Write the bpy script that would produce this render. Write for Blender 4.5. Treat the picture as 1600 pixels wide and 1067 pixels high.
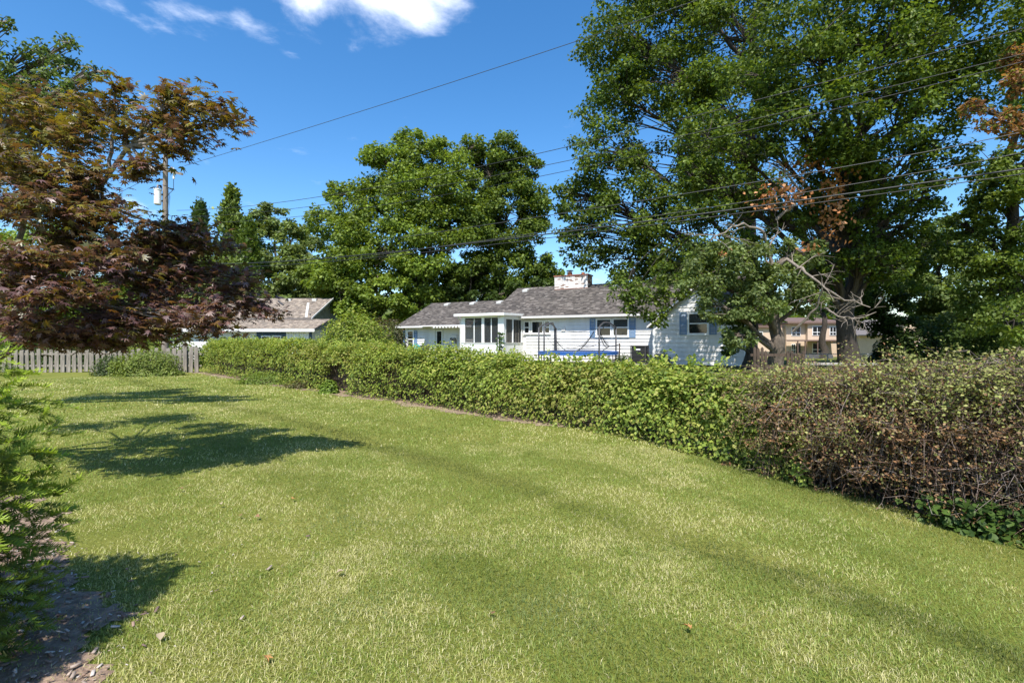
import bpy, math, random
import numpy as np
from mathutils import Vector, Matrix

for o in list(bpy.data.objects): bpy.data.objects.remove(o)
scene = bpy.context.scene
C = scene.collection
PI = math.pi

# ------------------------------------------------------------------ camera
EYE = 1.7; FPX = 760.0; CX = 800.0; HY = 530.0
cam_d = bpy.data.cameras.new('camera'); cam = bpy.data.objects.new('camera', cam_d); C.objects.link(cam)
cam.location = (0, 0, EYE); cam.rotation_euler = (PI/2, 0, 0)
cam_d.sensor_width = 36; cam_d.lens = 36*FPX/1600; cam_d.shift_y = -3.5/1600
cam_d.clip_start = 0.05; cam_d.clip_end = 5000
scene.camera = cam

# ------------------------------------------------------------------ sky, sun, exposure
SUN = Vector((-0.14, -0.99, 0)).normalized(); EL = math.radians(56)
SUNV = Vector((SUN.x*math.cos(EL), SUN.y*math.cos(EL), math.sin(EL)))
world = bpy.data.worlds.new('World'); scene.world = world; world.use_nodes = True
nt = world.node_tree; nt.nodes.clear()
def N(t, **k):
    n = nt.nodes.new(t)
    for a, b in k.items(): setattr(n, a, b)
    return n
sky = N('ShaderNodeTexSky', sky_type='NISHITA', sun_disc=False)
sky.sun_elevation = EL; sky.sun_rotation = math.atan2(SUN.x, SUN.y)
sky.air_density = 1.0; sky.dust_density = 0.6; sky.ozone_density = 2.5
hsv = N('ShaderNodeHueSaturation'); hsv.inputs['Saturation'].default_value = 1.31; hsv.inputs['Value'].default_value = 1.0; hsv.inputs['Hue'].default_value = 0.50
geo = N('ShaderNodeTexCoord')
sep = N('ShaderNodeSeparateXYZ')
addz = N('ShaderNodeMath', operation='ADD'); addz.inputs[1].default_value = 0.1
mx = N('ShaderNodeMath', operation='MAXIMUM'); mx.inputs[1].default_value = 0.08
dx = N('ShaderNodeMath', operation='DIVIDE'); dy = N('ShaderNodeMath', operation='DIVIDE')
comb = N('ShaderNodeCombineXYZ')
L = nt.links.new
L(geo.outputs['Generated'], sep.inputs[0]); L(sep.outputs[2], addz.inputs[0]); L(addz.outputs[0], mx.inputs[0])
L(sep.outputs[0], dx.inputs[0]); L(mx.outputs[0], dx.inputs[1]); L(sep.outputs[1], dy.inputs[0]); L(mx.outputs[0], dy.inputs[1])
L(dx.outputs[0], comb.inputs[0]); L(dy.outputs[0], comb.inputs[1])
noi = N('ShaderNodeTexNoise'); noi.inputs['Scale'].default_value = 3.2; noi.inputs['Detail'].default_value = 9; noi.inputs['Roughness'].default_value = 0.62
noi.inputs['Distortion'].default_value = 0.25
L(comb.outputs[0], noi.inputs['Vector'])
big = N('ShaderNodeTexNoise'); big.inputs['Scale'].default_value = 0.55; big.inputs['Detail'].default_value = 2
L(comb.outputs[0], big.inputs['Vector'])
acc = None
def cloudbump(px, py, r, amt, acc):
    d = Vector(((px-CX)/FPX, 1.0, (HY-py)/FPX)).normalized(); z = max(d.z+0.1, .08)
    v = N('ShaderNodeVectorMath', operation='DISTANCE'); v.inputs[1].default_value = (d.x/z, d.y/z, 0)
    L(comb.outputs[0], v.inputs[0])
    m = N('ShaderNodeMapRange', interpolation_type='SMOOTHSTEP'); m.inputs['From Min'].default_value = r; m.inputs['From Max'].default_value = 0
    m.inputs['To Min'].default_value = 0; m.inputs['To Max'].default_value = amt
    L(v.outputs['Value'], m.inputs['Value'])
    if acc is None: return m.outputs[0]
    a = N('ShaderNodeMath', operation='MAXIMUM'); L(acc, a.inputs[0]); L(m.outputs[0], a.inputs[1]); return a.outputs[0]
for c in ((600, 0, .30, .36), (490, -15, .22, .30), (690, -10, .16, .26), (555, 80, .07, .20), (275, 25, .26, .195), (380, 40, .15, .18), (170, 5, .12, .18), (205, 318, .30, .14),
          (480, 55, .13, .12), (340, 75, .10, .13), (225, 60, .10, .12), (450, 85, .07, .13), (290, 330, .25, .12), (620, -160, .3, .3), (300, -180, .35, .25)):
    acc = cloudbump(*c, acc)
bm_ = N('ShaderNodeMapRange', interpolation_type='SMOOTHSTEP'); bm_.inputs['From Min'].default_value = .66; bm_.inputs['From Max'].default_value = .82; bm_.inputs['To Max'].default_value = .25
L(big.outputs['Fac'], bm_.inputs['Value'])
mxx = N('ShaderNodeMath', operation='MAXIMUM'); L(acc, mxx.inputs[0]); L(bm_.outputs[0], mxx.inputs[1])
sm = N('ShaderNodeMath', operation='ADD'); L(noi.outputs['Fac'], sm.inputs[0]); L(mxx.outputs[0], sm.inputs[1])
mr = N('ShaderNodeMapRange', interpolation_type='SMOOTHSTEP'); mr.inputs['From Min'].default_value = .60; mr.inputs['From Max'].default_value = 1.10
L(sm.outputs[0], mr.inputs['Value'])
mixc = N('ShaderNodeMix', data_type='RGBA'); mixc.inputs['B'].default_value = (9.5, 9.6, 10.2, 1)
L(sky.outputs[0], hsv.inputs['Color']); L(hsv.outputs[0], mixc.inputs['A']); L(mr.outputs[0], mixc.inputs['Factor'])
bg = N('ShaderNodeBackground'); bg.inputs['Strength'].default_value = 0.135
out = N('ShaderNodeOutputWorld'); L(mixc.outputs['Result'], bg.inputs['Color']); L(bg.outputs[0], out.inputs[0])

sun_d = bpy.data.lights.new('sun', 'SUN'); sun_d.energy = 4.6; sun_d.angle = math.radians(0.5); sun_d.color = (1, .955, .88)
sun_o = bpy.data.objects.new('sun', sun_d); C.objects.link(sun_o); sun_o.rotation_euler = SUNV.to_track_quat('Z', 'Y').to_euler(); sun_o.location = (-10, -30, 50)
vs = scene.view_settings; vs.view_transform = 'Standard'; vs.look = 'None'; vs.exposure = 0.80; vs.gamma = 1; vs.use_curve_mapping = False
scene.render.resolution_x = 1024; scene.render.resolution_y = 682
scene.render.engine = 'CYCLES'
scene.cycles.max_bounces = 6; scene.cycles.transparent_max_bounces = 8

# ------------------------------------------------------------------ helpers
rng = np.random.default_rng(11); random.seed(5)
def W(px, py, Y): return np.array([(px-CX)/FPX*Y, Y, EYE-(py-HY)/FPX*Y])
def smooth(a, b, x):
    t = np.clip((np.asarray(x, float)-a)/(b-a), 0, 1); return t*t*(3-2*t)
_lat = np.random.default_rng(3).random((256, 256))
def vnoise(x, y):
    x = np.asarray(x, float); y = np.asarray(y, float)
    xi = np.floor(x).astype(int); yi = np.floor(y).astype(int); fx = x-xi; fy = y-yi
    fx = fx*fx*(3-2*fx); fy = fy*fy*(3-2*fy)
    g = lambda i, j: _lat[i % 256, j % 256]
    return (g(xi, yi)*(1-fx)+g(xi+1, yi)*fx)*(1-fy)+(g(xi, yi+1)*(1-fx)+g(xi+1, yi+1)*fx)*fy
def fbm(x, y): return .5*vnoise(x, y)+.3*vnoise(x*2.1+9, y*2.1+4)+.2*vnoise(x*4.3+31, y*4.3+17)
def bend(s): return .056*np.maximum(np.asarray(s, float)-4.5, 0)
def edge(x, y):
    x = np.asarray(x, float); y = np.asarray(y, float); return (x+y-10.2)/1.41421+bend((y-8.0-(x-2.2))*.70711)       # metres beyond the front of the overgrown fence
def gz(x, y):
    x = np.asarray(x, float); y = np.asarray(y, float); e = edge(x, y)
    z = -.42*smooth(1.6, 5.3, x)*(1-smooth(1, 6, e))*(1-smooth(12, 18, y))
    z = z+.38*smooth(1.5, 9, e)*smooth(5, 12, y)
    z = z-1.5*smooth(32, 75, y)*smooth(6, 24, x)
    return z + .03*(vnoise(x*.5, y*.5)-.5)*(1-smooth(30, 50, y))
def link(o, parent=None):
    C.objects.link(o)
    if parent is not None: o.parent = parent
    return o
def tag(o, label=None, cat=None, group=None, kind=None):
    if label: o['label'] = label
    if cat: o['category'] = cat
    if group: o['group'] = group
    if kind: o['kind'] = kind
    return o
def empty(name, loc=(0, 0, 0), rz=0):
    o = bpy.data.objects.new(name, None); C.objects.link(o); o.location = loc; o.rotation_euler = (0, 0, rz); o.empty_display_size = .2
    return o
def np_mesh(name, V, F, mat, col=None, parent=None, smooth_shade=False):
    V = np.asarray(V, np.float32); F = np.asarray(F, np.int32); k = F.shape[1]
    me = bpy.data.meshes.new(name); me.vertices.add(len(V)); me.vertices.foreach_set('co', V.ravel())
    me.loops.add(F.size); me.loops.foreach_set('vertex_index', F.ravel())
    me.polygons.add(len(F)); me.polygons.foreach_set('loop_start', np.arange(0, F.size, k, dtype=np.int32))
    if smooth_shade: me.polygons.foreach_set('use_smooth', np.ones(len(F), bool))
    if col is not None:
        a = me.attributes.new('Col', 'FLOAT_COLOR', 'POINT')
        cc = np.ones((len(V), 4), np.float32); cc[:, :3] = col; a.data.foreach_set('color', cc.ravel())
    me.update(calc_edges=True); me.materials.append(mat)
    return link(bpy.data.objects.new(name, me), parent)
class MB:
    def __init__(s): s.v = []; s.f = []; s.c = []; s.n = 0; s.col = None
    def add(s, V, F):
        s.v += [tuple(p) for p in V]; s.f += [tuple(i+s.n for i in f) for f in F]; s.n = len(s.v)
        if s.col is not None: s.c += [s.col]*len(V)
        return s
    def box(s, x0, x1, y0, y1, z0, z1):
        return s.add([(x0,y0,z0),(x1,y0,z0),(x1,y1,z0),(x0,y1,z0),(x0,y0,z1),(x1,y0,z1),(x1,y1,z1),(x0,y1,z1)],
                     [(0,3,2,1),(4,5,6,7),(0,1,5,4),(1,2,6,5),(2,3,7,6),(3,0,4,7)])
    def prism(s, poly, off):
        """extrude a 3D polygon by vector off"""
        n = len(poly); off = np.array(off); P = [np.array(p, float) for p in poly]
        return s.add(P+[p+off for p in P], [tuple(range(n))[::-1], tuple(range(n, 2*n))]+[(i, (i+1) % n, n+(i+1) % n, n+i) for i in range(n)])
    def tube(s, path, radii, n=8, cap=True):
        V, F = tube_np(path, radii, n); s.add(V, F)
        return s
    def build(s, name, mat, parent=None, bevel=0, shade=False):
        me = bpy.data.meshes.new(name); me.from_pydata(s.v, [], s.f); me.update()
        if s.c and len(s.c) == len(s.v):
            a = me.attributes.new('Col', 'FLOAT_COLOR', 'POINT'); a.data.foreach_set('color', np.array([(*c, 1) for c in s.c], np.float32).ravel())
        if shade: me.polygons.foreach_set('use_smooth', np.ones(len(me.polygons), bool))
        me.materials.append(mat); o = link(bpy.data.objects.new(name, me), parent)
        if bevel:
            b = o.modifiers.new('bevel', 'BEVEL'); b.width = bevel; b.segments = 2; b.limit_method = 'ANGLE'
        return o
def tube_np(path, radii, n=6):
    P = np.asarray(path, float); m = len(P); R = np.broadcast_to(np.asarray(radii, float), (m,))
    T = np.gradient(P, axis=0); T /= np.linalg.norm(T, axis=1)[:, None]+1e-9
    cand = np.array([(0, 0, 1.), (1., 0, 0), (0, 1., 0), (.577, .577, .577), (.6, -.7, .38)]); ref = cand[np.argmax([np.linalg.norm(np.cross(T, c), axis=1).min() for c in cand])]
    A = np.cross(T, ref); A /= np.linalg.norm(A, axis=1)[:, None]+1e-9; B = np.cross(T, A)
    th = np.arange(n)*2*PI/n
    V = (P[:, None]+R[:, None, None]*(np.cos(th)[None, :, None]*A[:, None]+np.sin(th)[None, :, None]*B[:, None])).reshape(-1, 3)
    F = []
    for i in range(m-1):
        for j in range(n):
            k = (j+1) % n; F.append((i*n+j, i*n+k, (i+1)*n+k, (i+1)*n+j))
    return V, F
class Tubes:
    def __init__(s): s.V = []; s.F = []; s.n = 0; s.c = []
    def add(s, path, radii, n=6, col=None):
        V, F = tube_np(path, radii, n); s.V.append(V); s.F.append(np.array(F)+s.n); s.n += len(V)
        if col is not None: s.c.append(np.broadcast_to(col, (len(V), 3)))
    def build(s, name, mat, parent=None):
        return np_mesh(name, np.vstack(s.V), np.vstack(s.F), mat, np.vstack(s.c) if s.c else None, parent, True)
def bez(a, b, c, n=8):
    t = np.linspace(0, 1, n)[:, None]; a, b, c = (np.asarray(q, float) for q in (a, b, c))
    return (1-t)**2*a+2*t*(1-t)*b+t*t*c
def nrm(v): return v/(np.linalg.norm(v, axis=-1, keepdims=True)+1e-9)

# leaf templates: x = towards the tip, y = across, z = normal
T_OVAL = (np.array([(0,0,0),(.5,.34,.10),(1,0,-.04),(.5,-.34,.10),]), np.array([(0,2,1),(0,3,2)]))
T_BROAD = (np.array([(0,0,0),(.12,.36,.05),(.55,.40,.09),(1,0,-.12),(.55,-.40,.09),(.12,-.36,.05),(.5,0,0)]), np.array([(0,6,1),(1,6,2),(2,6,3),(3,6,4),(4,6,5),(5,6,0)]))
def maple_template():
    ang = [-125, -85, -45, 0, 45, 85, 125]; ln = [.45, .75, .93, 1., .93, .75, .45]
    V = [(0, 0, 0)]
    for i, (a, l) in enumerate(zip(ang, ln)):
        a = math.radians(a)
        if i:
            am = math.radians((ang[i]+ang[i-1])/2); V.append((.32*math.cos(am), .32*math.sin(am), .02))
        for da, rr, zz in ((-.17, .60*l, .0), (0, l, -.22*l), (.17, .60*l, .0)):
            V.append((rr*math.cos(a+da), rr*math.sin(a+da), zz))
    V.append((-.12, 0, .0))
    n = len(V); F = [(0, i, i+1) for i in range(1, n-1)]+[(0, n-1, 1)]
    return np.array(V), np.array(F)
T_MAPLE = maple_template()
def star_template():
    ang = [-120, -82, -42, 0, 42, 82, 120]; ln = [.5, .8, .95, 1., .95, .8, .5]; V = [(0, 0, .03)]
    for i, (a, l) in enumerate(zip(ang, ln)):
        if i: am = math.radians((ang[i]+ang[i-1])/2); V.append((.37*math.cos(am), .37*math.sin(am), .02))
        a = math.radians(a); V.append((l*math.cos(a), l*math.sin(a), -.2*l))
    V.append((-.14, 0, .0)); n = len(V)
    return np.array(V), np.array([(0, i, i+1) for i in range(1, n-1)]+[(0, n-1, 1)])
T_STAR = star_template()
def leaf_verts(P, Nn, D, size, tmpl):
    tv, tf = tmpl; Nn = nrm(Nn); D = D-(D*Nn).sum(1, keepdims=True)*Nn; D = nrm(D); B = np.cross(Nn, D)
    s = np.asarray(size)[:, None, None]
    V = P[:, None]+s*(tv[None, :, 0:1]*D[:, None]+tv[None, :, 1:2]*B[:, None]+tv[None, :, 2:3]*Nn[:, None])
    F = tf[None]+(np.arange(len(P))*len(tv))[:, None, None]
    return V.reshape(-1, 3), F.reshape(-1, tf.shape[1])
def leaves(name, P, Nn, D, size, col, tmpl, mat, parent=None, tmul=None):
    V, F = leaf_verts(P, Nn, D, size, tmpl); k = len(tmpl[0])
    cc = np.repeat(col, k, axis=0)
    if tmul is not None: cc = cc*np.tile(tmul, (len(P), 1))
    return np_mesh(name, V, F, mat, cc, parent)
def pick(pal, n, r=None, p=None):
    r = r or rng; pal = np.array(pal); i = r.choice(len(pal), n, p=p); return pal[i]*(.8+.4*r.random((n, 1)))
def rdir(n, r=None):
    r = r or rng; return nrm(r.normal(size=(n, 3)))

# ------------------------------------------------------------------ materials
def mat(name, col=(.5,.5,.5), rough=.6, metal=0, spec=.5, noise=None, bump=None, attr=False, coords='Object', colB=None, stretch=None):
    m = bpy.data.materials.new(name); m.use_nodes = True; t = m.node_tree; b = t.nodes['Principled BSDF']
    b.inputs['Base Color'].default_value = (*col, 1); b.inputs['Roughness'].default_value = rough; b.inputs['Metallic'].default_value = metal
    b.inputs['Specular IOR Level'].default_value = spec
    csrc = None
    if attr:
        a = t.nodes.new('ShaderNodeAttribute'); a.attribute_name = 'Col'; csrc = a.outputs['Color']; t.links.new(csrc, b.inputs['Base Color'])
    if noise or bump:
        tc = t.nodes.new('ShaderNodeTexCoord'); mp = t.nodes.new('ShaderNodeMapping'); t.links.new(tc.outputs[coords], mp.inputs[0])
        if stretch: mp.inputs['Scale'].default_value = stretch
        nz = t.nodes.new('ShaderNodeTexNoise'); nz.inputs['Scale'].default_value = noise or bump[0]; nz.inputs['Detail'].default_value = 6; nz.inputs['Roughness'].default_value = .65
        t.links.new(mp.outputs[0], nz.inputs['Vector'])
        if noise:
            rp = t.nodes.new('ShaderNodeValToRGB'); rp.color_ramp.elements[0].position = .35; rp.color_ramp.elements[1].position = .68
            cb = colB or tuple(c*.6 for c in col)
            rp.color_ramp.elements[0].color = (*cb, 1); rp.color_ramp.elements[1].color = (*col, 1)
            t.links.new(nz.outputs['Fac'], rp.inputs[0])
            if attr:
                mu = t.nodes.new('ShaderNodeMix'); mu.data_type = 'RGBA'; mu.blend_type = 'MULTIPLY'; mu.inputs['Factor'].default_value = 1
                t.links.new(csrc, mu.inputs['A']); t.links.new(rp.outputs[0], mu.inputs['B']); t.links.new(mu.outputs['Result'], b.inputs['Base Color'])
            else: t.links.new(rp.outputs[0], b.inputs['Base Color'])
        if bump:
            n2 = t.nodes.new('ShaderNodeTexNoise'); n2.inputs['Scale'].default_value = bump[0]; n2.inputs['Detail'].default_value = 8; t.links.new(mp.outputs[0], n2.inputs['Vector'])
            bp = t.nodes.new('ShaderNodeBump'); bp.inputs['Strength'].default_value = bump[1]; bp.inputs['Distance'].default_value = bump[2] if len(bump) > 2 else .03
            t.links.new(n2.outputs['Fac'], bp.inputs['Height']); t.links.new(bp.outputs[0], b.inputs['Normal'])
    return m
def leaf_mat(name, rough=.45, trans=.35, spec=.4, tint=(1.5, 1.45, .6)):
    m = bpy.data.materials.new(name); m.use_nodes = True; t = m.node_tree; b = t.nodes['Principled BSDF']
    a = t.nodes.new('ShaderNodeAttribute'); a.attribute_name = 'Col'
    t.links.new(a.outputs['Color'], b.inputs['Base Color']); b.inputs['Roughness'].default_value = rough; b.inputs['Specular IOR Level'].default_value = spec
    mu = t.nodes.new('ShaderNodeMix'); mu.data_type = 'RGBA'; mu.blend_type = 'MULTIPLY'; mu.inputs['Factor'].default_value = 1; mu.inputs['B'].default_value = (*tint, 1)
    t.links.new(a.outputs['Color'], mu.inputs['A'])
    tr = t.nodes.new('ShaderNodeBsdfTranslucent'); t.links.new(mu.outputs['Result'], tr.inputs['Color'])
    mxs = t.nodes.new('ShaderNodeMixShader'); mxs.inputs[0].default_value = trans
    t.links.new(b.outputs[0], mxs.inputs[1]); t.links.new(tr.outputs[0], mxs.inputs[2]); t.links.new(mxs.outputs[0], t.nodes['Material Output'].inputs[0])
    return m
M = dict(
    leaf=leaf_mat('leaf', .5, .36, .22), maple=leaf_mat('maple_leaf', .42, .36, .6, (1.35, 1.15, .55)), grass=leaf_mat('grass_blade', .55, .30, .25, (1.3, 1.25, .6)),
    needle=leaf_mat('needle', .5, .20, .3), dry=leaf_mat('dry_leaf', .7, .25, .2, (1.2, 1, .7)),
    bark=mat('bark', (.16,.125,.095), .9, noise=9, bump=(14, .9, .06), colB=(.06,.047,.037), stretch=(1,1,.25)),
    bark_dark=mat('bark_dark', (.07,.055,.045), .9, noise=9, bump=(14, .9, .05), stretch=(1,1,.25)),
    dead=mat('dead_wood', (.27,.225,.185), .85, noise=12, colB=(.13,.105,.085)),
    maple_bark=mat('maple_bark', (.24,.20,.165), .8, noise=18, colB=(.10,.085,.07)),
    twig=mat('twig', (.2,.14,.1), .85, attr=True),
    weathered=mat('weathered_wood', (.30,.265,.22), .9, noise=6, bump=(20, .4, .01), colB=(.14,.12,.10), stretch=(3,3,.3)),
    darkwood=mat('dark_wood', (.10,.065,.045), .85, noise=7, colB=(.045,.03,.02), stretch=(3,3,.3)),
    siding=mat('white_siding', (.76,.74,.72), .5, noise=1.1, colB=(.60,.58,.55), stretch=(1.5, 1.5, .6)),
    trim=mat('white_trim', (.82,.82,.81), .4), gutter=mat('gutter_metal', (.62,.60,.58), .4),
    shutter=mat('blue_shutter', (.15,.25,.40), .5), glass=mat('window_glass', (.015,.018,.02), .04, spec=.8),
    blind=mat('green_blind', (.23,.30,.27), .6), curtain=mat('curtain', (.5,.5,.48), .8),
    shingle=mat('roof_shingle', (1,1,1), .9, attr=True, noise=40, colB=(.7,.7,.7)), roofdeck=mat('roof_deck', (.16,.14,.13), .9),
    porch=mat('porch_paint', (.75,.75,.75), .55), inside=mat('porch_interior', (.22,.20,.17), .8), concrete=mat('concrete', (.42,.40,.37), .9, noise=5, colB=(.33,.31,.29)),
    metal=mat('galvanised', (.075,.075,.08), .5, metal=.2), black=mat('black_fabric', (.02,.02,.022), .7), blue=mat('blue_vinyl', (.03,.11,.36), .35),
    brickw=mat('whitewashed_brick', (.70,.66,.62), .85, attr=True, noise=30, colB=(.8,.75,.72)), mortar=mat('mortar', (.22,.16,.13), .9), brickr=mat('red_brick', (.30,.11,.07), .85, noise=12),
    clay=mat('clay_pot', (.42,.15,.07), .8), tan=mat('tan_stucco', (.55,.42,.31), .85, noise=2, colB=(.49,.37,.27)), brownroof=mat('brown_roof', (.16,.10,.08), .9, noise=10),
    navy=mat('navy_panel', (.03,.06,.11), .6), grey_shake=mat('grey_shake', (.22,.23,.22), .85, attr=True), foundation=mat('foundation_block', (.10,.095,.09), .9, noise=8),
    soil=mat('soil', (.33,.235,.17), .95, noise=14, bump=(30, 1, .03), colB=(.15,.10,.07)), chip=mat('bark_chip', (.2,.15,.12), .9, attr=True),
    teal=mat('teal_cover', (.03,.23,.22), .6), acmetal=mat('ac_casing', (.07,.065,.065), .5, metal=.3), cable=mat('black_cable', (.018,.018,.02), .55), cable2=mat('bare_wire', (.06,.06,.06), .5, metal=.3),
    polewood=mat('pole_wood', (.30,.245,.20), .9, noise=8, colB=(.16,.13,.105), stretch=(4,4,.3)), white_can=mat('white_enamel', (.78,.77,.75), .4), ceramic=mat('porcelain', (.25,.2,.19), .3),
    lumber=mat('lumber', (.5,.36,.2), .8, noise=9), chain=mat('chain_link', (.4,.42,.42), .5, metal=.5), asphalt=mat('grey_wall', (.10,.10,.11), .9),
)
def screen_mat():
    m = bpy.data.materials.new('insect_screen'); m.use_nodes = True; t = m.node_tree; b = t.nodes['Principled BSDF']
    b.inputs['Base Color'].default_value = (.035,.037,.037,1); b.inputs['Roughness'].default_value = .6
    tr = t.nodes.new('ShaderNodeBsdfTransparent'); mx_ = t.nodes.new('ShaderNodeMixShader'); mx_.inputs[0].default_value = .45
    t.links.new(b.outputs[0], mx_.inputs[1]); t.links.new(tr.outputs[0], mx_.inputs[2]); t.links.new(mx_.outputs[0], t.nodes['Material Output'].inputs[0])
    return m
M['screen'] = screen_mat()
def ground_mat():
    m = bpy.data.materials.new('turf_soil'); m.use_nodes = True; t = m.node_tree; b = t.nodes['Principled BSDF']; b.inputs['Roughness'].default_value = .95; b.inputs['Specular IOR Level'].default_value = .1
    tc = t.nodes.new('ShaderNodeTexCoord')
    n1 = t.nodes.new('ShaderNodeTexNoise'); n1.inputs['Scale'].default_value = .8; n1.inputs['Detail'].default_value = 8; n1.inputs['Roughness'].default_value = .7
    n2 = t.nodes.new('ShaderNodeTexNoise'); n2.inputs['Scale'].default_value = 45; n2.inputs['Detail'].default_value = 5; n2.inputs['Roughness'].default_value = .7
    for n in (n1, n2): t.links.new(tc.outputs['Object'], n.inputs['Vector'])
    r1 = t.nodes.new('ShaderNodeValToRGB'); e = r1.color_ramp.elements
    e[0].position = .3; e[0].color = (.13,.165,.026,1); e[1].position = .7; e[1].color = (.23,.235,.06,1)
    r2 = t.nodes.new('ShaderNodeValToRGB'); e = r2.color_ramp.elements; e[0].position = .3; e[0].color = (.45,.45,.4,1); e[1].position = .7; e[1].color = (1.25,1.2,1.1,1)
    t.links.new(n1.outputs['Fac'], r1.inputs[0]); t.links.new(n2.outputs['Fac'], r2.inputs[0])
    mu = t.nodes.new('ShaderNodeMix'); mu.data_type = 'RGBA'; mu.blend_type = 'MULTIPLY'; mu.inputs['Factor'].default_value = 1
    t.links.new(r1.outputs[0], mu.inputs['A']); t.links.new(r2.outputs[0], mu.inputs['B']); t.links.new(mu.outputs['Result'], b.inputs['Base Color'])
    bp = t.nodes.new('ShaderNodeBump'); bp.inputs['Strength'].default_value = .8; bp.inputs['Distance'].default_value = .03; t.links.new(n2.outputs['Fac'], bp.inputs['Height']); t.links.new(bp.outputs[0], b.inputs['Normal'])
    return m
M['ground'] = ground_mat()

# ------------------------------------------------------------------ ground
def grid_sheet(name, xs, ys, m, dz=0, keep=None):
    X, Y = np.meshgrid(xs, ys); Z = gz(X, Y)+dz; V = np.stack([X, Y, Z], -1).reshape(-1, 3)
    nx = len(xs); i, j = np.meshgrid(np.arange(nx-1), np.arange(len(ys)-1)); a = (j*nx+i).ravel()
    F = np.stack([a, a+1, a+nx+1, a+nx], -1)
    if keep is not None:
        cxy = V[F].mean(1); F = F[keep(cxy[:, 0], cxy[:, 1])]
    o = np_mesh(name, V, F, m, smooth_shade=True); tag(o, kind='structure'); return o
xs = np.concatenate([np.linspace(-900, -60, 12)[:-1], np.linspace(-60, -20, 22)[:-1], np.linspace(-20, 20, 100), np.linspace(20, 60, 22)[1:], np.linspace(60, 900, 12)[1:]])
ys = np.concatenate([np.linspace(-300, -12, 8)[:-1], np.linspace(-12, 34, 110), np.linspace(34, 90, 26)[1:], np.linspace(90, 1800, 14)[1:]])
grid_sheet('lawn', xs, ys, M['ground'])
def mulch_in(x, y):   # bark bed under the yews
    return (x < -2.0-1.15*np.maximum(y-2.45, 0)-.8*(fbm(x*1.9+3, y*1.9)-.5)-.35*(fbm(x*6, y*6)-.5)) & (x > -7)
sh = grid_sheet('mulch_bed', np.linspace(-5.5, -1.2, 90), np.linspace(.5, 5.4, 100), M['soil'], .006, mulch_in)
def strip_in(x, y): e = edge(x, y); return (e > -.10-.8*(fbm(x*1.4, y*1.4)-.5)+.6*smooth(.0, 2, x)) & (e < 1.4) & (y < 25)
grid_sheet('bare_soil_strip', np.linspace(-16.5, 8, 170), np.linspace(2, 25.2, 170), M['soil'], .006, lambda x, y: strip_in(x, y))

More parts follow.
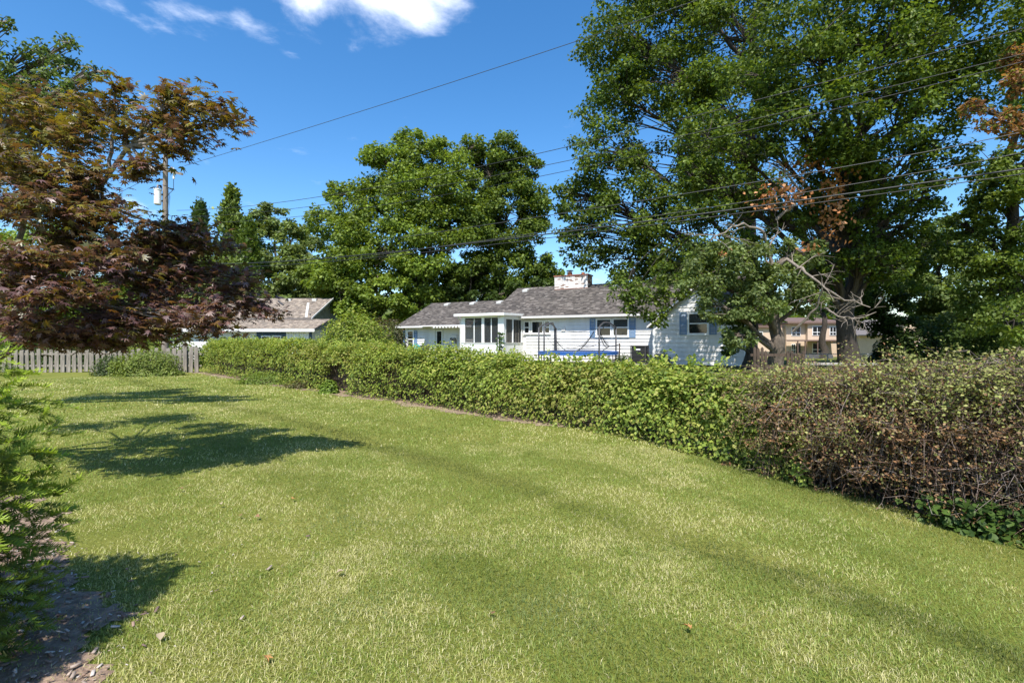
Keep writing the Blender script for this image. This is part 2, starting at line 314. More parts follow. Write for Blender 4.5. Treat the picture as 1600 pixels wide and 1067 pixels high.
# grass blades
def worn_at(x, y):
    x = x+.16*(fbm(x*5, y*5)-.5); y = y+.16*(fbm(x*5+9, y*5+9)-.5)
    return (np.exp(-(((x+1.87)/.24)**2+((y-3.69)/.15)**2))+np.exp(-(((x+3.55)/.5)**2+((y-4.1)/.3)**2))+.85*np.exp(-(((x+1.02)/.10)**2+((y-4.7)/.11)**2))
            +.8*np.exp(-(((x+.62)/.12)**2+((y-3.95)/.07)**2))+.6*np.exp(-(((x+1.6)/.3)**2+((y-2.5)/.12)**2))+.9*np.exp(-(((x+5.6)/.6)**2+((y-7.2)/.22)**2)))
def make_grass():
    bands = ((1.9, 4.2, 10000, .0031, .028, True), (4.2, 8, 4200, .0060, .031, False), (8, 15, 1000, .013, .036, False), (15, 29, 210, .030, .045, False))
    Vs, Fs, Cs, n0 = [], [], [], 0
    th = math.radians(52)
    for (r0, r1, dens, wd, ht, multi) in bands:
        n = int(dens*th*(r1*r1-r0*r0)); r = np.sqrt(r0*r0+(r1*r1-r0*r0)*rng.random(n)); a = (rng.random(n)*2-1)*th
        x = r*np.sin(a); y = r*np.cos(a); e = edge(x, y)
        worn = worn_at(x, y)
        bare = smooth(.5, .95, worn)
        ok = (e < .0-.8*(fbm(x*1.4, y*1.4)-.5)+.30*rng.random(n)**2+.6*smooth(0, 2, x)) & (~mulch_in(x, y) | (rng.random(n) < .16)) & (rng.random(n) > .35*bare) & ~((y > 24.3) & (x < -14))
        x, y, e, worn = x[ok], y[ok], e[ok], worn[ok]; n = len(x); z = gz(x, y)
        pn = fbm(x*.9+5, y*.9); fn = fbm(x*3.3, y*3.3+40); big_ = fbm(x*.28+11, y*.28+2)
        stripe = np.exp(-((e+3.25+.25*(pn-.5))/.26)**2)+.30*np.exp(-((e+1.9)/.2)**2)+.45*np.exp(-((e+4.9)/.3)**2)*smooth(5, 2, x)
        dark_green = smooth(-.95, -.30, e)*smooth(2.2, 3.2, x)+.5*np.exp(-(((x+3.6)/2.6)**2+((y-8.2)/1.6)**2))  # darker, greener, taller blades along the thicket and in a patch at left
        blue = np.exp(-(((x+.9)/.45)**2+((y-3.05)/.22)**2))+np.exp(-(((x-.28)/.3)**2+((y-3.05)/.25)**2))+np.exp(-(((x+1.5)/.5)**2+((y-4.6)/.3)**2))
        straw = np.clip(.43+2.0*(pn-.5)+1.6*(fn-.5)+.6*(big_-.5)-.42*stripe-.45*dark_green+.7*worn, .02, .97)
        col = pick([(.215,.285,.050), (.17,.24,.040), (.26,.32,.07), (.13,.20,.032), (.30,.33,.11)], n)
        col *= (1-.52*np.clip(stripe, 0, 1)-.34*np.clip(dark_green, 0, 1))[:, None]*(.72+.34*fn+.26*pn)[:, None]
        bl = (np.clip(blue, 0, 1)*.6)[:, None]; col = col*(1-bl)+bl*np.array([.15,.205,.085])
        dry = rng.random(n) < straw
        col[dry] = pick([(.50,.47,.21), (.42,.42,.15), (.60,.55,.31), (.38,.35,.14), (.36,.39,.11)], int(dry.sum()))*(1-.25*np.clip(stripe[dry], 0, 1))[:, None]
        h = ht*(.55+.75*rng.random(n))*(1+.25*dark_green)*(1-.55*smooth(.2, .9, worn)); w = wd*(.7+.6*rng.random(n))
        ph = rng.random(n)*2*PI; lean = .3+1.6*rng.random(n)
        d = np.stack([np.cos(ph), np.sin(ph), np.zeros(n)], -1); sd = np.stack([-np.sin(ph+.6*rng.normal(size=n)), np.cos(ph), np.zeros(n)], -1); sd = nrm(sd)
        P = np.stack([x, y, z-.004], -1)
        tip = P+d*(h*lean*.8)[:, None]+np.array([0,0,1])*(h/np.sqrt(1+.5*lean**2))[:, None]
        if multi:
            mid = P+d*(h*lean*.28)[:, None]+np.array([0,0,1])*(h*.62)[:, None]
            V = np.stack([P-sd*w[:, None]/2, P+sd*w[:, None]/2, mid-sd*w[:, None]*.42, mid+sd*w[:, None]*.42, tip], 1); k = 5
            T = np.array([(0,1,3),(0,3,2),(2,3,4)])
        else:
            V = np.stack([P-sd*w[:, None]/2, P+sd*w[:, None]/2, tip], 1); k = 3; T = np.array([(0,1,2)])
        F = (T[None]+(np.arange(n)*k)[:, None, None]).reshape(-1, 3)
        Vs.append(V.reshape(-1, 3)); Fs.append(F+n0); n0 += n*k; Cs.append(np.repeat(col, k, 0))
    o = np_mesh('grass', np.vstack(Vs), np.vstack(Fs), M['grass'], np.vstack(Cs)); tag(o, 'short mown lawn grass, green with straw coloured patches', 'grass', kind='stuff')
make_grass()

# ------------------------------------------------------------------ house
A0 = np.array([6.74, 25.6]); U = np.array([.879, -.477]); B0 = np.array([.477, .879]); HB = .36
def loc(px, py, d):
    k = (px-CX)/FPX; s = (k*(A0[1]+B0[1]*d)-A0[0]-B0[0]*d)/(U[0]-k*U[1]); Y = A0[1]+U[1]*s+B0[1]*d
    return s, EYE-(py-HY)/FPX*Y-HB
def shingles(parent, o, ax, up, Lx, Ly, pal, seed, clip=None, exp=.125, name='shingles'):
    r = np.random.default_rng(seed); o = np.array(o, float); ax = np.array(ax, float); up = np.array(up, float); nn = np.cross(ax, up)
    if nn[2] < 0: nn = -nn
    V, Cc = [], []
    rows = int(Ly/exp)
    for i in range(rows):
        x = -.3*r.random()
        while x < Lx:
            w = r.uniform(.10, .30); a, b = max(x, 0), min(x+w, Lx); x += w+.006
            if b-a < .03: continue
            y0 = i*exp-r.uniform(0, .015); y1 = i*exp+exp*1.25
            if clip and not clip((a+b)/2, (y0+y1)/2): continue
            h0 = .016+.012*r.random(); h1 = .002; c = np.array(pal[r.integers(len(pal))])*r.uniform(.62, 1.32)
            q = [(a,y0,0),(b,y0,0),(b,y0,h0),(a,y0,h0),(a,y1,h1),(b,y1,h1)]
            V.append([o+ax*p[0]+up*p[1]+nn*p[2] for p in q]); Cc.append(c)
    V = np.array(V); k = len(V); T = np.array([(3,2,5,4),(0,1,2,3),(0,3,4,4),(1,5,2,2)])[:2]
    F = (T[None]+(np.arange(k)*6)[:, None, None]).reshape(-1, 4)
    ob = np_mesh(name, V.reshape(-1, 3), F, M['shingle'], np.repeat(np.array(Cc), 6, 0), parent); tag(ob, kind='stuff'); return ob
GREYPAL = [(.115,.099,.088), (.078,.067,.060), (.17,.15,.135), (.098,.083,.075), (.06,.052,.048), (.14,.121,.108)]
TANPAL = [(.27,.22,.175), (.23,.185,.15), (.30,.25,.20), (.20,.165,.14)]
def clapboards(parent, x0, x1, yf, z0, z1, holes, exp=.19, gable=None):
    """one object for each board; holes = (x0,x1,z0,z1)"""
    z = z0
    while z < z1-.03:
        h = min(exp, z1-z); segs = [(x0, x1)]
        if gable: 
            cxg, half, ze, slope = gable; zz = z+h
            if zz > ze:
                hw = half-(zz-ze)/slope
                if hw < .12: break
                segs = [(max(x0, cxg-hw), min(x1, cxg+hw))]
        for (a, b, c, d) in holes:
            if c < z+h*.6 and d > z+h*.4:
                ns = []
                for s in segs:
                    if b <= s[0] or a >= s[1]: ns.append(s); continue
                    if a-s[0] > .06: ns.append((s[0], a))
                    if s[1]-b > .06: ns.append((b, s[1]))
                segs = ns
        for (a, b) in segs:
            m = MB(); m.prism([(a, yf, z), (a, yf-.050, z), (a, yf-.012, z+h+.012), (a, yf, z+h+.012)], (b-a, 0, 0)); m.build('clapboard', M['siding'], parent)
        z += exp
def window(parent, x0, x1, z0, z1, yf, rail=True, blind=None, name='window', sill=True, mull=None):
    w = MB(); t = .07
    w.box(x0-t, x0, yf-.06, yf, z0-t, z1+t); w.box(x1, x1+t, yf-.06, yf, z0-t, z1+t); w.box(x0, x1, yf-.06, yf, z1, z1+t); w.box(x0, x1, yf-.06, yf, z0-t, z0)
    f = w.build(name, M['trim'], parent)
    zm = (z0+z1)/2
    for i, (a, b) in enumerate(((zm, z1), (z0, zm)) if rail else ((z0, z1),)):
        dd = .012 if i else 0
        MB().box(x0, x1, yf-.022+dd, yf-.012+dd, a, b).build('pane', M['blind'] if (blind and i == 0) else M['glass'], f)
    if blind: MB().box(x0+.002, x1-.002, yf-.030, yf-.0245, zm, z1).build('glazing', M['screen'], f)
    if rail: MB().box(x0, x1, yf-.045, yf-.008, zm-.025, zm+.025).build('sash_rail', M['trim'], f)
    if sill: MB().box(x0-t-.03, x1+t+.03, yf-.10, yf-.062, z0-t-.03, z0-t+.01).build('sill', M['trim'], f)
    return f
def shutter(parent, x0, x1, z0, z1, yf):
    m = MB(); t = .05
    m.box(x0, x0+t, yf-.06, yf-.02, z0, z1); m.box(x1-t, x1, yf-.06, yf-.02, z0, z1)
    for zz in (z0, (z0+z1)/2-t/2, z1-t): m.box(x0+t, x1-t, yf-.058, yf-.02, zz, zz+t)
    s = m.build('shutter', M['shutter'], parent)
    z = z0+t+.01; l = MB()
    while z < z1-t-.05:
        l.prism([(x0+t, yf-.05, z), (x0+t, yf-.025, z+.04), (x0+t, yf-.02, z+.04), (x0+t, yf-.045, z)], (x1-x0-2*t, 0, 0)); z += .055
    l.build('louvres', M['shutter'], s)
def build_house():
    h = empty('ranch_house', (A0[0], A0[1], HB), math.atan2(U[1], U[0]))
    tag(h, 'long white ranch house with grey shingle roof and blue shutters behind the vine hedge', 'house')
    YW = .4; EM, RM = 2.70, 4.85; EL_, RL = 2.24, 4.08; XR = 5.3
    # bodies
    MB().box(-9.0, 4.2, YW, 8, -.4, EM+.1).prism([(-9.0, YW, EM+.1), (-9.0, 8, EM+.1), (-9.0, 4.2, RM-.02)], (12, 0, 0)).build('main_wall', M['siding'], h)
    MB().box(-16.2, -9.003, YW, 7.9, -.4, EL_+.06).prism([(-16.2, YW, EL_+.06), (-16.2, 7.9, EL_+.06), (-16.2, 4.1, RL-.06)], (7.1, 0, 0)).build('garage_wall', M['siding'], h)
    MB().box(-16.25, -9, YW-.02, YW+.4, -.6, .12).box(-9, .8, YW-.025, YW+.4, -.6, .06).build('foundation', M['concrete'], h)
    # wing with the gable
    gx0, gx1, gy = .86, 5.05, -.75; gc = (gx0+gx1)/2; gh = (gx1-gx0)/2; ze = 2.18; slope = .84; zp = ze+gh*slope
    MB().box(gx0, gx1, gy, 5, .1, ze).prism([(gx0, gy, ze), (gx1, gy, ze), (gc, gy, zp)], (0, 6.5, 0)).build('wing_wall', M['siding'], h)
    MB().box(gx0+.03, gx1-.03, gy+.03, 4.9, -.7, .1).build('foundation', M['foundation'], h)
    # boards, windows
    rx = []
    w3 = [loc(820.5, 503.5, YW)[0], loc(826.5, 503.5, YW)[0]]
    zt = loc(840, 503, YW)[1]; zb = loc(840, 520, YW)[1]
    trio = [(820.3, 826.8), (832, 848), (852.3, 858.8)]
    holes = []
    for (a, b) in trio:
        x0, x1 = loc(a, 510, YW)[0], loc(b, 510, YW)[0]; holes.append((x0-.07, x1+.07, zb-.07, zt+.07))
    for i, (a, b) in enumerate(trio):
        x0, x1 = loc(a, 510, YW)[0], loc(b, 510, YW)[0]
        wn = window(h, x0, x1, zb, zt, YW-.005, rail=(i != 1))
        if i == 1: MB().box(x0+(x1-x0)*.62, x1-.02, YW-.026, YW-.0175, zb, zt).build('curtain', M['shutter'], wn)
    ztb, zbb = loc(955, 499.5, YW)[1], loc(955, 524, YW)[1]
    for (a, b) in ((933.5, 954), (959, 981)):
        x0, x1 = loc(a, 510, YW)[0], loc(b, 510, YW)[0]; holes.append((x0-.07, x1+.07, zbb-.07, ztb+.07)); window(h, x0, x1, zbb, ztb, YW-.005, blind=True)
    for (a, b) in ((922, 930.5), (983.5, 993.5)):
        x0, x1 = loc(a, 510, YW)[0], loc(b, 510, YW)[0]; shutter(h, x0, x1, zbb-.12, ztb+.08, YW-.012)
    clapboards(h, -6.9, gx0-.12, YW, .06, EM, holes)
    MB().box(gx0-.12, gx0-.003, YW-.05, YW, .02, EM-.1).build('corner_trim', M['trim'], h)
    MB().tube([(gx0-.22, -.05, EM-.12), (gx0-.22, YW-.1, EM-.32), (gx0-.22, YW-.1, .12), (gx0-.22, YW-.3, .02)], .04, 8).build('downspout', M['gutter'], h)
    vx = loc(881, 514, YW)
    MB().box(vx[0]-.11, vx[0]+.11, YW-.09, YW-.03, vx[1]-.13, vx[1]+.13).build('wall_vent', M['gutter'], h)
    # garage wing details
    hl = []
    x0, x1 = loc(638, 530, YW)[0], loc(646, 530, YW)[0]; z0, z1 = loc(642, 542, YW)[1], loc(642, 518, YW)[1]
    hl.append((x0-.07, x1+.07, z0-.07, z1+.07)); wn = window(h, x0, x1, z0, z1, YW-.005); 
    for q in range(3): MB().box(x0+.02, x1-.02, YW-.05, YW-.03, z0+(.28+.22*q)*(z1-z0), z0+(.30+.22*q)*(z1-z0)).build('blind_slat', M['curtain'], wn)
    shutter(h, loc(631, 530, YW)[0], loc(636.3, 530, YW)[0], z0-.08, z1+.06, YW-.012); shutter(h, loc(647.6, 530, YW)[0], loc(652.6, 530, YW)[0], z0-.08, z1+.06, YW-.012)
    dx0, dx1 = loc(682, 530, YW)[0], loc(692, 530, YW)[0]; dz1 = loc(687, 516, YW)[1]
    hl.append((dx0-.08, dx1+.08, 0, dz1+.08))
    door = MB().box(dx0, dx1, YW-.05, YW, .05, dz1).build('door', M['trim'], h)
    fr = MB().box(dx0-.08, dx0, YW-.07, YW, .05, dz1+.08); fr.box(dx1, dx1+.08, YW-.07, YW, .05, dz1+.08); fr.box(dx0, dx1, YW-.07, YW, dz1, dz1+.08); fr.build('frame', M['curtain'], door)
    MB().box(dx0+.08, dx1-.08, YW-.058, YW-.051, dz1*.52, dz1-.08).build('pane', M['glass'], door); MB().box(dx0+.08, dx1-.08, YW-.058, YW-.051, .2, dz1*.47).build('pane', M['glass'], door)
    MB().box(dx1-.11, dx1-.06, YW-.10, YW-.06, dz1*.46, dz1*.51).build('handle', M['metal'], door)
    clapboards(h, -16.2, -9.9, YW, .12, EL_, hl)
    MB().box(-16.26, -16.18, YW-.05, YW+.05, -.1, EL_).build('corner_trim', M['trim'], h)
    MB().tube([(-16.12, YW-.09, EL_-.05), (-16.12, YW-.09, .05)], .035, 8).build('downspout', M['trim'], h)
    # awning over the garage door: sloping fabric, scalloped valance
    ax0, ax1 = loc(654.5, 510, -.5)[0], loc(719, 510, -.5)[0]; az = loc(690, 509.5, -.5)[1]
    aw = MB().prism([(ax0, YW-.03, az+.10), (ax0, -.5, az+.035), (ax0, -.5, az-.01), (ax0, YW-.03, az+.06)], (ax1-ax0, 0, 0)).build('awning', M['porch'], h)
    n = 18; ww = (ax1-ax0)*.68/n; xs0 = ax1-(ax1-ax0)*.68
    for i in range(n):
        a = xs0+i*ww; poly = [(a, -.515, az), (a+ww, -.515, az), (a+ww, -.515, az-.06), (a+ww*.75, -.515, az-.12), (a+ww*.25, -.515, az-.12), (a, -.515, az-.06)]
        MB().prism(poly, (0, .01, 0)).build('scallop', M['trim'] if i % 2 else M['inside'], aw)
    # electric meters
    mx0, mx1 = loc(705.5, 530, YW)[0], loc(715.5, 530, YW)[0]; mz0, mz1 = loc(710, 530.5, YW)[1], loc(710, 523.2, YW)[1]
    mb = MB().box(mx0, mx1, YW-.16, YW-.035, mz0, mz1).build('meter_box', M['gutter'], h, .01)
    for q in (.25, .75):
        cx_ = mx0+(mx1-mx0)*q
        MB().tube([(cx_, YW-.26, mz0+.04), (cx_, YW-.16, mz0+.04)], [.07, .08], 12).build('meter', M['metal'], mb)
        MB().box(cx_-.05, cx_+.05, YW-.12, YW-.04, mz0-.35, mz0-.002).build('conduit_box', M['inside'], mb)
    # wing boards and window
    wz0, wz1 = loc(1091, 520.5, gy)[1], loc(1091, 490.5, gy)[1]; wx0, wx1 = loc(1077, 505, gy)[0], loc(1105, 505, gy)[0]
    clapboards(h, gx0+.06, gx1-.06, gy, .1, zp-.05, [(wx0-.07, wx1+.07, wz0-.07, wz1+.07)], .215, (gc, gh, ze, slope))
    window(h, wx0, wx1, wz0, wz1, gy-.005, blind=True)
    shutter(h, loc(1062, 505, gy)[0], loc(1073.5, 505, gy)[0], wz0-.08, wz1+.08, gy-.012); shutter(h, loc(1108.5, 505, gy)[0], loc(1120, 505, gy)[0], wz0-.08, wz1+.08, gy-.012)
    for xx in (gx0-.03, gx1-.06): MB().box(xx, xx+.09, gy-.05, gy+.06, .06, ze).build('corner_trim', M['trim'], h)
    # roofs
    def roof(x0, x1, y0, z0, y1, z1, name, yb, zb2):
        th = .10
        r = MB().prism([(x0, y0, z0), (x0, y1, z1), (x0, yb, zb2), (x0, yb, zb2-th), (x0, y1, z1-th-.03), (x0, y0, z0-th)], (x1-x0, 0, 0)).build(name, M['roofdeck'], h)
        Ls = math.hypot(y1-y0, z1-z0); shingles(r, (x0, y0, z0+.004), (1, 0, 0), (0, (y1-y0)/Ls, (z1-z0)/Ls), x1-x0, Ls, GREYPAL, int(abs(x0*10)))
        MB().box(x0, x1, y0-.10, y0-.005, z0-.13, z0-.01).build('gutter', M['gutter'], r)
        MB().prism([(x0, y0+.002, z0-.14), (x0, YW, z0-.14), (x0, YW, z0-.11), (x0, y0+.002, z0-.11)], (x1-x0, 0, 0)).build('soffit', M['gutter'], r)
        return r
    r1 = roof(-9.4, 5.0, -.02, EM, 4.0, RM, 'roof', 8.4, EM-.2)
    r2 = roof(-16.75, -9.42, -.02, EL_, 4.0, RL, 'roof', 8.2, EL_-.1)
    for r, pts in ((r1, ((822, 452), (963, 443.5))), (r2, ((699, 475.5), (739, 473.5), (781, 470.5)))):
        for (px, py) in pts:
            yv = 3.55; s, z = loc(px, py, yv); sl = (RM-EM)/4.02 if r is r1 else (RL-EL_)/4.02
            z = (EM if r is r1 else EL_)+sl*(yv+.02)
            MB().prism([(s-.18, yv-.2, z-.09), (s-.18, yv-.2, z+.05), (s-.18, yv+.2, z+.15), (s-.18, yv+.2, z+.1)], (.36, 0, 0)).build('roof_vent', M['curtain'], r)
    # wing roof
    ov = .28
    for sgn in (-1, 1):
        xe = gc+sgn*(gh+ov); zee = ze-ov*slope
        r = MB().prism([(xe, gy-.25, zee+.06), (gc, gy-.25, zp+.06), (gc, gy-.25, zp-.05), (xe, gy-.25, zee-.05)], (0, 5.5, 0)).build('wing_roof', M['roofdeck'], h)
        d = np.array([gc-xe, 0, zp-zee]); Ls = np.linalg.norm(d)
        shingles(r, (xe, gy-.25, zee+.065), (0, 1, 0), d/Ls, 5.4, Ls, GREYPAL, 90+sgn)
        MB().prism([(xe, gy-.28, zee-.06), (gc, gy-.28, zp-.06), (gc, gy-.28, zp+.05), (xe, gy-.28, zee+.05)], (0, .027, 0)).build('barge_board', M['gutter'], r)
    # chimney : whitewashed bricks
    cs0, cz0 = loc(866.5, 454, 3.4); cs1, _ = loc(918, 448, 3.4); czt = loc(890, 429.5, 3.4)[1]; ch0, ch1 = 3.4, 4.3
    ch = MB().box(cs0+.02, cs1-.02, ch0+.02, ch1-.02, EM+1.2, czt-.02).build('chimney', M['mortar'], h)
    bk = MB(); zz = EM+1.75; k = 0
    while zz < czt-.09:
        red = zz < loc(890, 450.5, 3.4)[1]
        x = cs0-(.1 if k % 2 else 0)
        while x < cs1-.02:
            a, b = max(x, cs0), min(x+.205, cs1)
            v = random.random(); bk.col = (.42, .2, .15) if red else ((.38, .27, .22) if v < .13 else tuple([random.uniform(.8, 1.1)]*3))
            d = random.uniform(0, .012)
            if b-a > .04: bk.box(a, b, ch0-d, ch0+.09, zz, zz+.062)
            x += .217
        for side, xx in ((1, cs1), (0, cs0)):
            y = ch0+.1
            while y < ch1:
                bk.col = (.46, .24, .18) if (red or random.random() < .5) else (.8, .78, .74); yy = min(y+.2, ch1)
                if side: bk.box(xx-.05, xx+random.uniform(.001, .01), y, yy, zz, zz+.062)
                else: bk.box(xx-random.uniform(.001, .01), xx+.05, y, yy, zz, zz+.062)
                y += .212
        zz += .073; k += 1
    tag(bk.build('bricks', M['brickw'], ch), kind='stuff')
    MB().box(cs0-.05, cs1+.05, ch0-.05, ch1+.05, czt-.075, czt).build('cap_course', M['brickr'], ch)
    p = loc(890.5, 426, 3.8)[0]
    MB().tube([(p, 3.8, czt), (p, 3.8, czt+.02), (p, 3.8, czt+.24)], [.17, .17, .15], 12).build('flue_pot', M['clay'], ch)
    MB().box(p-.18, p+.18, 3.62, 3.98, czt+.30, czt+.34).box(p-.02, p+.02, 3.78, 3.82, czt+.2, czt+.3).box(p-.16, p-.13, 3.65, 3.68, czt+.1, czt+.3).box(p+.13, p+.16, 3.65, 3.68, czt+.1, czt+.3).build('flue_cap', M['acmetal'], ch)
    p2 = loc(911, 427, 3.8)[0]; MB().tube([(p2, 3.8, czt), (p2, 3.8, czt+.16)], [.12, .11], 12).build('flue_pot', M['clay'], ch)
    # screened porch
    py0 = YW-2.35; px1 = loc(787, 515, py0)[0]; px0 = loc(720.5, 515, py0)[0]
    ztop = loc(787, 497.5, py0)[1]; zs = loc(787, 534.8, py0)[1]; zr = loc(785, 489, py0)[1]
    po = MB().box(px0, px1, py0, py0+.12, -.4, zs-.06).box(px1-.12, px1, py0+.12, YW-.01, -.4, zs-.06).box(px0, px0+.12, py0+.12, YW-.01, -.4, zs-.06).box(px0+.12, px1-.12, py0+.12, YW-.01, -.1, .02).build('porch', M['porch'], h)
    def post(a, b, c, d): MB().box(a, b, c, d, zs-.059, ztop+.06).build('post', M['porch'], po)
    fx = [loc(q, 515, py0)[0] for q in (726.3, 739.5, 740.8, 752.3, 756.2, 766.3, 767.6, 778)]
    post(px0, fx[0], py0+.003, py0+.12); post(fx[3], fx[4], py0+.003, py0+.12); post(fx[7], px1, py0+.003, py0+.12)
    for i in (1, 5): MB().box(fx[i], fx[i+1], py0+.04, py0+.08, zs-.06, ztop).build('mullion', M['porch'], po)
    MB().box(px0, px1, py0+.003, py0+.12, ztop+.061, zr-.14).box(px1-.12, px1-.003, py0+.121, YW, ztop-.02, zr-.14).box(px0+.003, px0+.12, py0+.121, YW, ztop-.02, zr-.14).build('beam', M['porch'], po)
    MB().box(px0, px1, py0-.03, py0+.12, zs-.058, zs-.02).build('sill', M['curtain'], po)
    MB().box(px1-.12, px1+.03, py0+.122, YW-.02, zs-.058, zs-.02).build('sill', M['curtain'], po)
    for i in (0, 2, 4, 6): MB().box(fx[i], fx[i+1], py0+.055, py0+.06, zs-.02, ztop+.06).build('screen', M['screen'], po)
    D = YW-py0
    ys_ = [py0+.12, py0+.30, py0+D*.46, py0+D*.50, py0+D*.94, YW-.02]
    MB().box(px1-.118, px1-.004, ys_[0], ys_[1], zs-.02, ztop-.02).build('post', M['porch'], po); MB().box(px1-.118, px1-.004, ys_[2], ys_[3], zs-.02, ztop-.02).build('post', M['porch'], po); MB().box(px1-.118, px1-.004, ys_[4], ys_[5], zs-.02, ztop-.02).build('post', M['porch'], po)
    for a, b in ((ys_[1], ys_[2]), (ys_[3], ys_[4])):
        MB().box(px1-.06, px1-.055, a, b, zs-.02, ztop-.02).build('screen', M['screen'], po)
        for q in (.36, .68): MB().box(px1-.075, px1-.045, a+(b-a)*q-.015, a+(b-a)*q+.015, zs-.02, ztop-.02).build('mullion', M['inside'], po)
    MB().box(px0+.121, px1-.121, YW-.06, YW-.035, .02, ztop+.1).build('inner_wall', M['inside'], po)
    MB().box(px0+.7, px0+1.5, py0+.5, py0+1.3, zs-.35, zs-.3).box(px0+.72, px0+.78, py0+.52, py0+.58, .02, zs-.35).box(px0+1.42, px0+1.48, py0+.52, py0+.58, .02, zs-.35).box(px0+.72, px0+.78, py0+1.22, py0+1.28, .02, zs-.35).box(px0+1.42, px0+1.48, py0+1.22, py0+1.28, .02, zs-.35).build('patio_table', M['gutter'], po)
    ro = MB().prism([(px0-.32, py0-.3, zr-.14), (px0-.32, py0-.3, zr), (px0-.32, YW+.3, zr+.06), (px0-.32, YW+.3, zr-.08)], (px1-px0+.5, 0, 0)).build('porch_roof', M['trim'], po)
    MB().tube([(px0-.1, py0-.2, zr-.15), (px0-.08, py0-.12, zr-.28), (px0-.06, py0+.02, zr-.38), (px0-.06, py0+.02, .0)], .04, 8).build('downspout', M['gutter'], po)
    MB().tube([(px1-.3, py0-.12, zr-.22), (px1-.3, py0-.02, zr-.16)], [.07, .05], 10).build('flood_light', M['trim'], po)
    # ivy on the porch corner
    r = np.random.default_rng(4); n = 46; q = r.random(n); P = np.stack([px1-.14+.12*r.normal(size=n), np.full(n, py0-.03)-.06*r.random(n), .15+q*(zs+.55)], -1); P[q > .8, 0] *= .999
    return h, (px1, py0, zs)
house, pc = build_house()
def H2W(x, y, z): return np.array([A0[0]+U[0]*x+B0[0]*y, A0[1]+U[1]*x+B0[1]*y, HB+z])
# climbing vine on the porch corner
def porch_vine():
    r = np.random.default_rng(4); n = 70; q = r.random(n); root = H2W(pc[0]-.15, pc[1]-.08, 0); v = empty('climbing_vine', root)
    tag(v, 'sparse dark climbing vine on the white corner of the screened porch', 'vine')
    P = np.stack([.13*r.normal(size=n)*(1-.4*q), -.04-.07*r.random(n), .15+q*(pc[2]+.45)], -1)
    a = math.atan2(U[1], U[0]); Rm = np.array([[math.cos(a), -math.sin(a), 0], [math.sin(a), math.cos(a), 0], [0, 0, 1]])
    P = P@Rm.T; Nn = np.tile(-np.append(B0, -.4), (n, 1))+.5*r.normal(size=(n, 3))
    leaves('foliage', P, Nn, rdir(n, r)-np.array([0, 0, .8]), .10+.08*r.random(n), pick([(.04,.07,.02), (.06,.10,.03), (.03,.045,.02)], n, r), T_BROAD, M['leaf'], v)
    T = Tubes(); T.add(np.stack([.06*np.sin(np.linspace(0, 9, 14)), np.full(14, -.03), np.linspace(0, pc[2]+.5, 14)], -1)@Rm.T, .008, 5, (.1,.08,.05)); T.build('stem', M['twig'], v)
porch_vine()

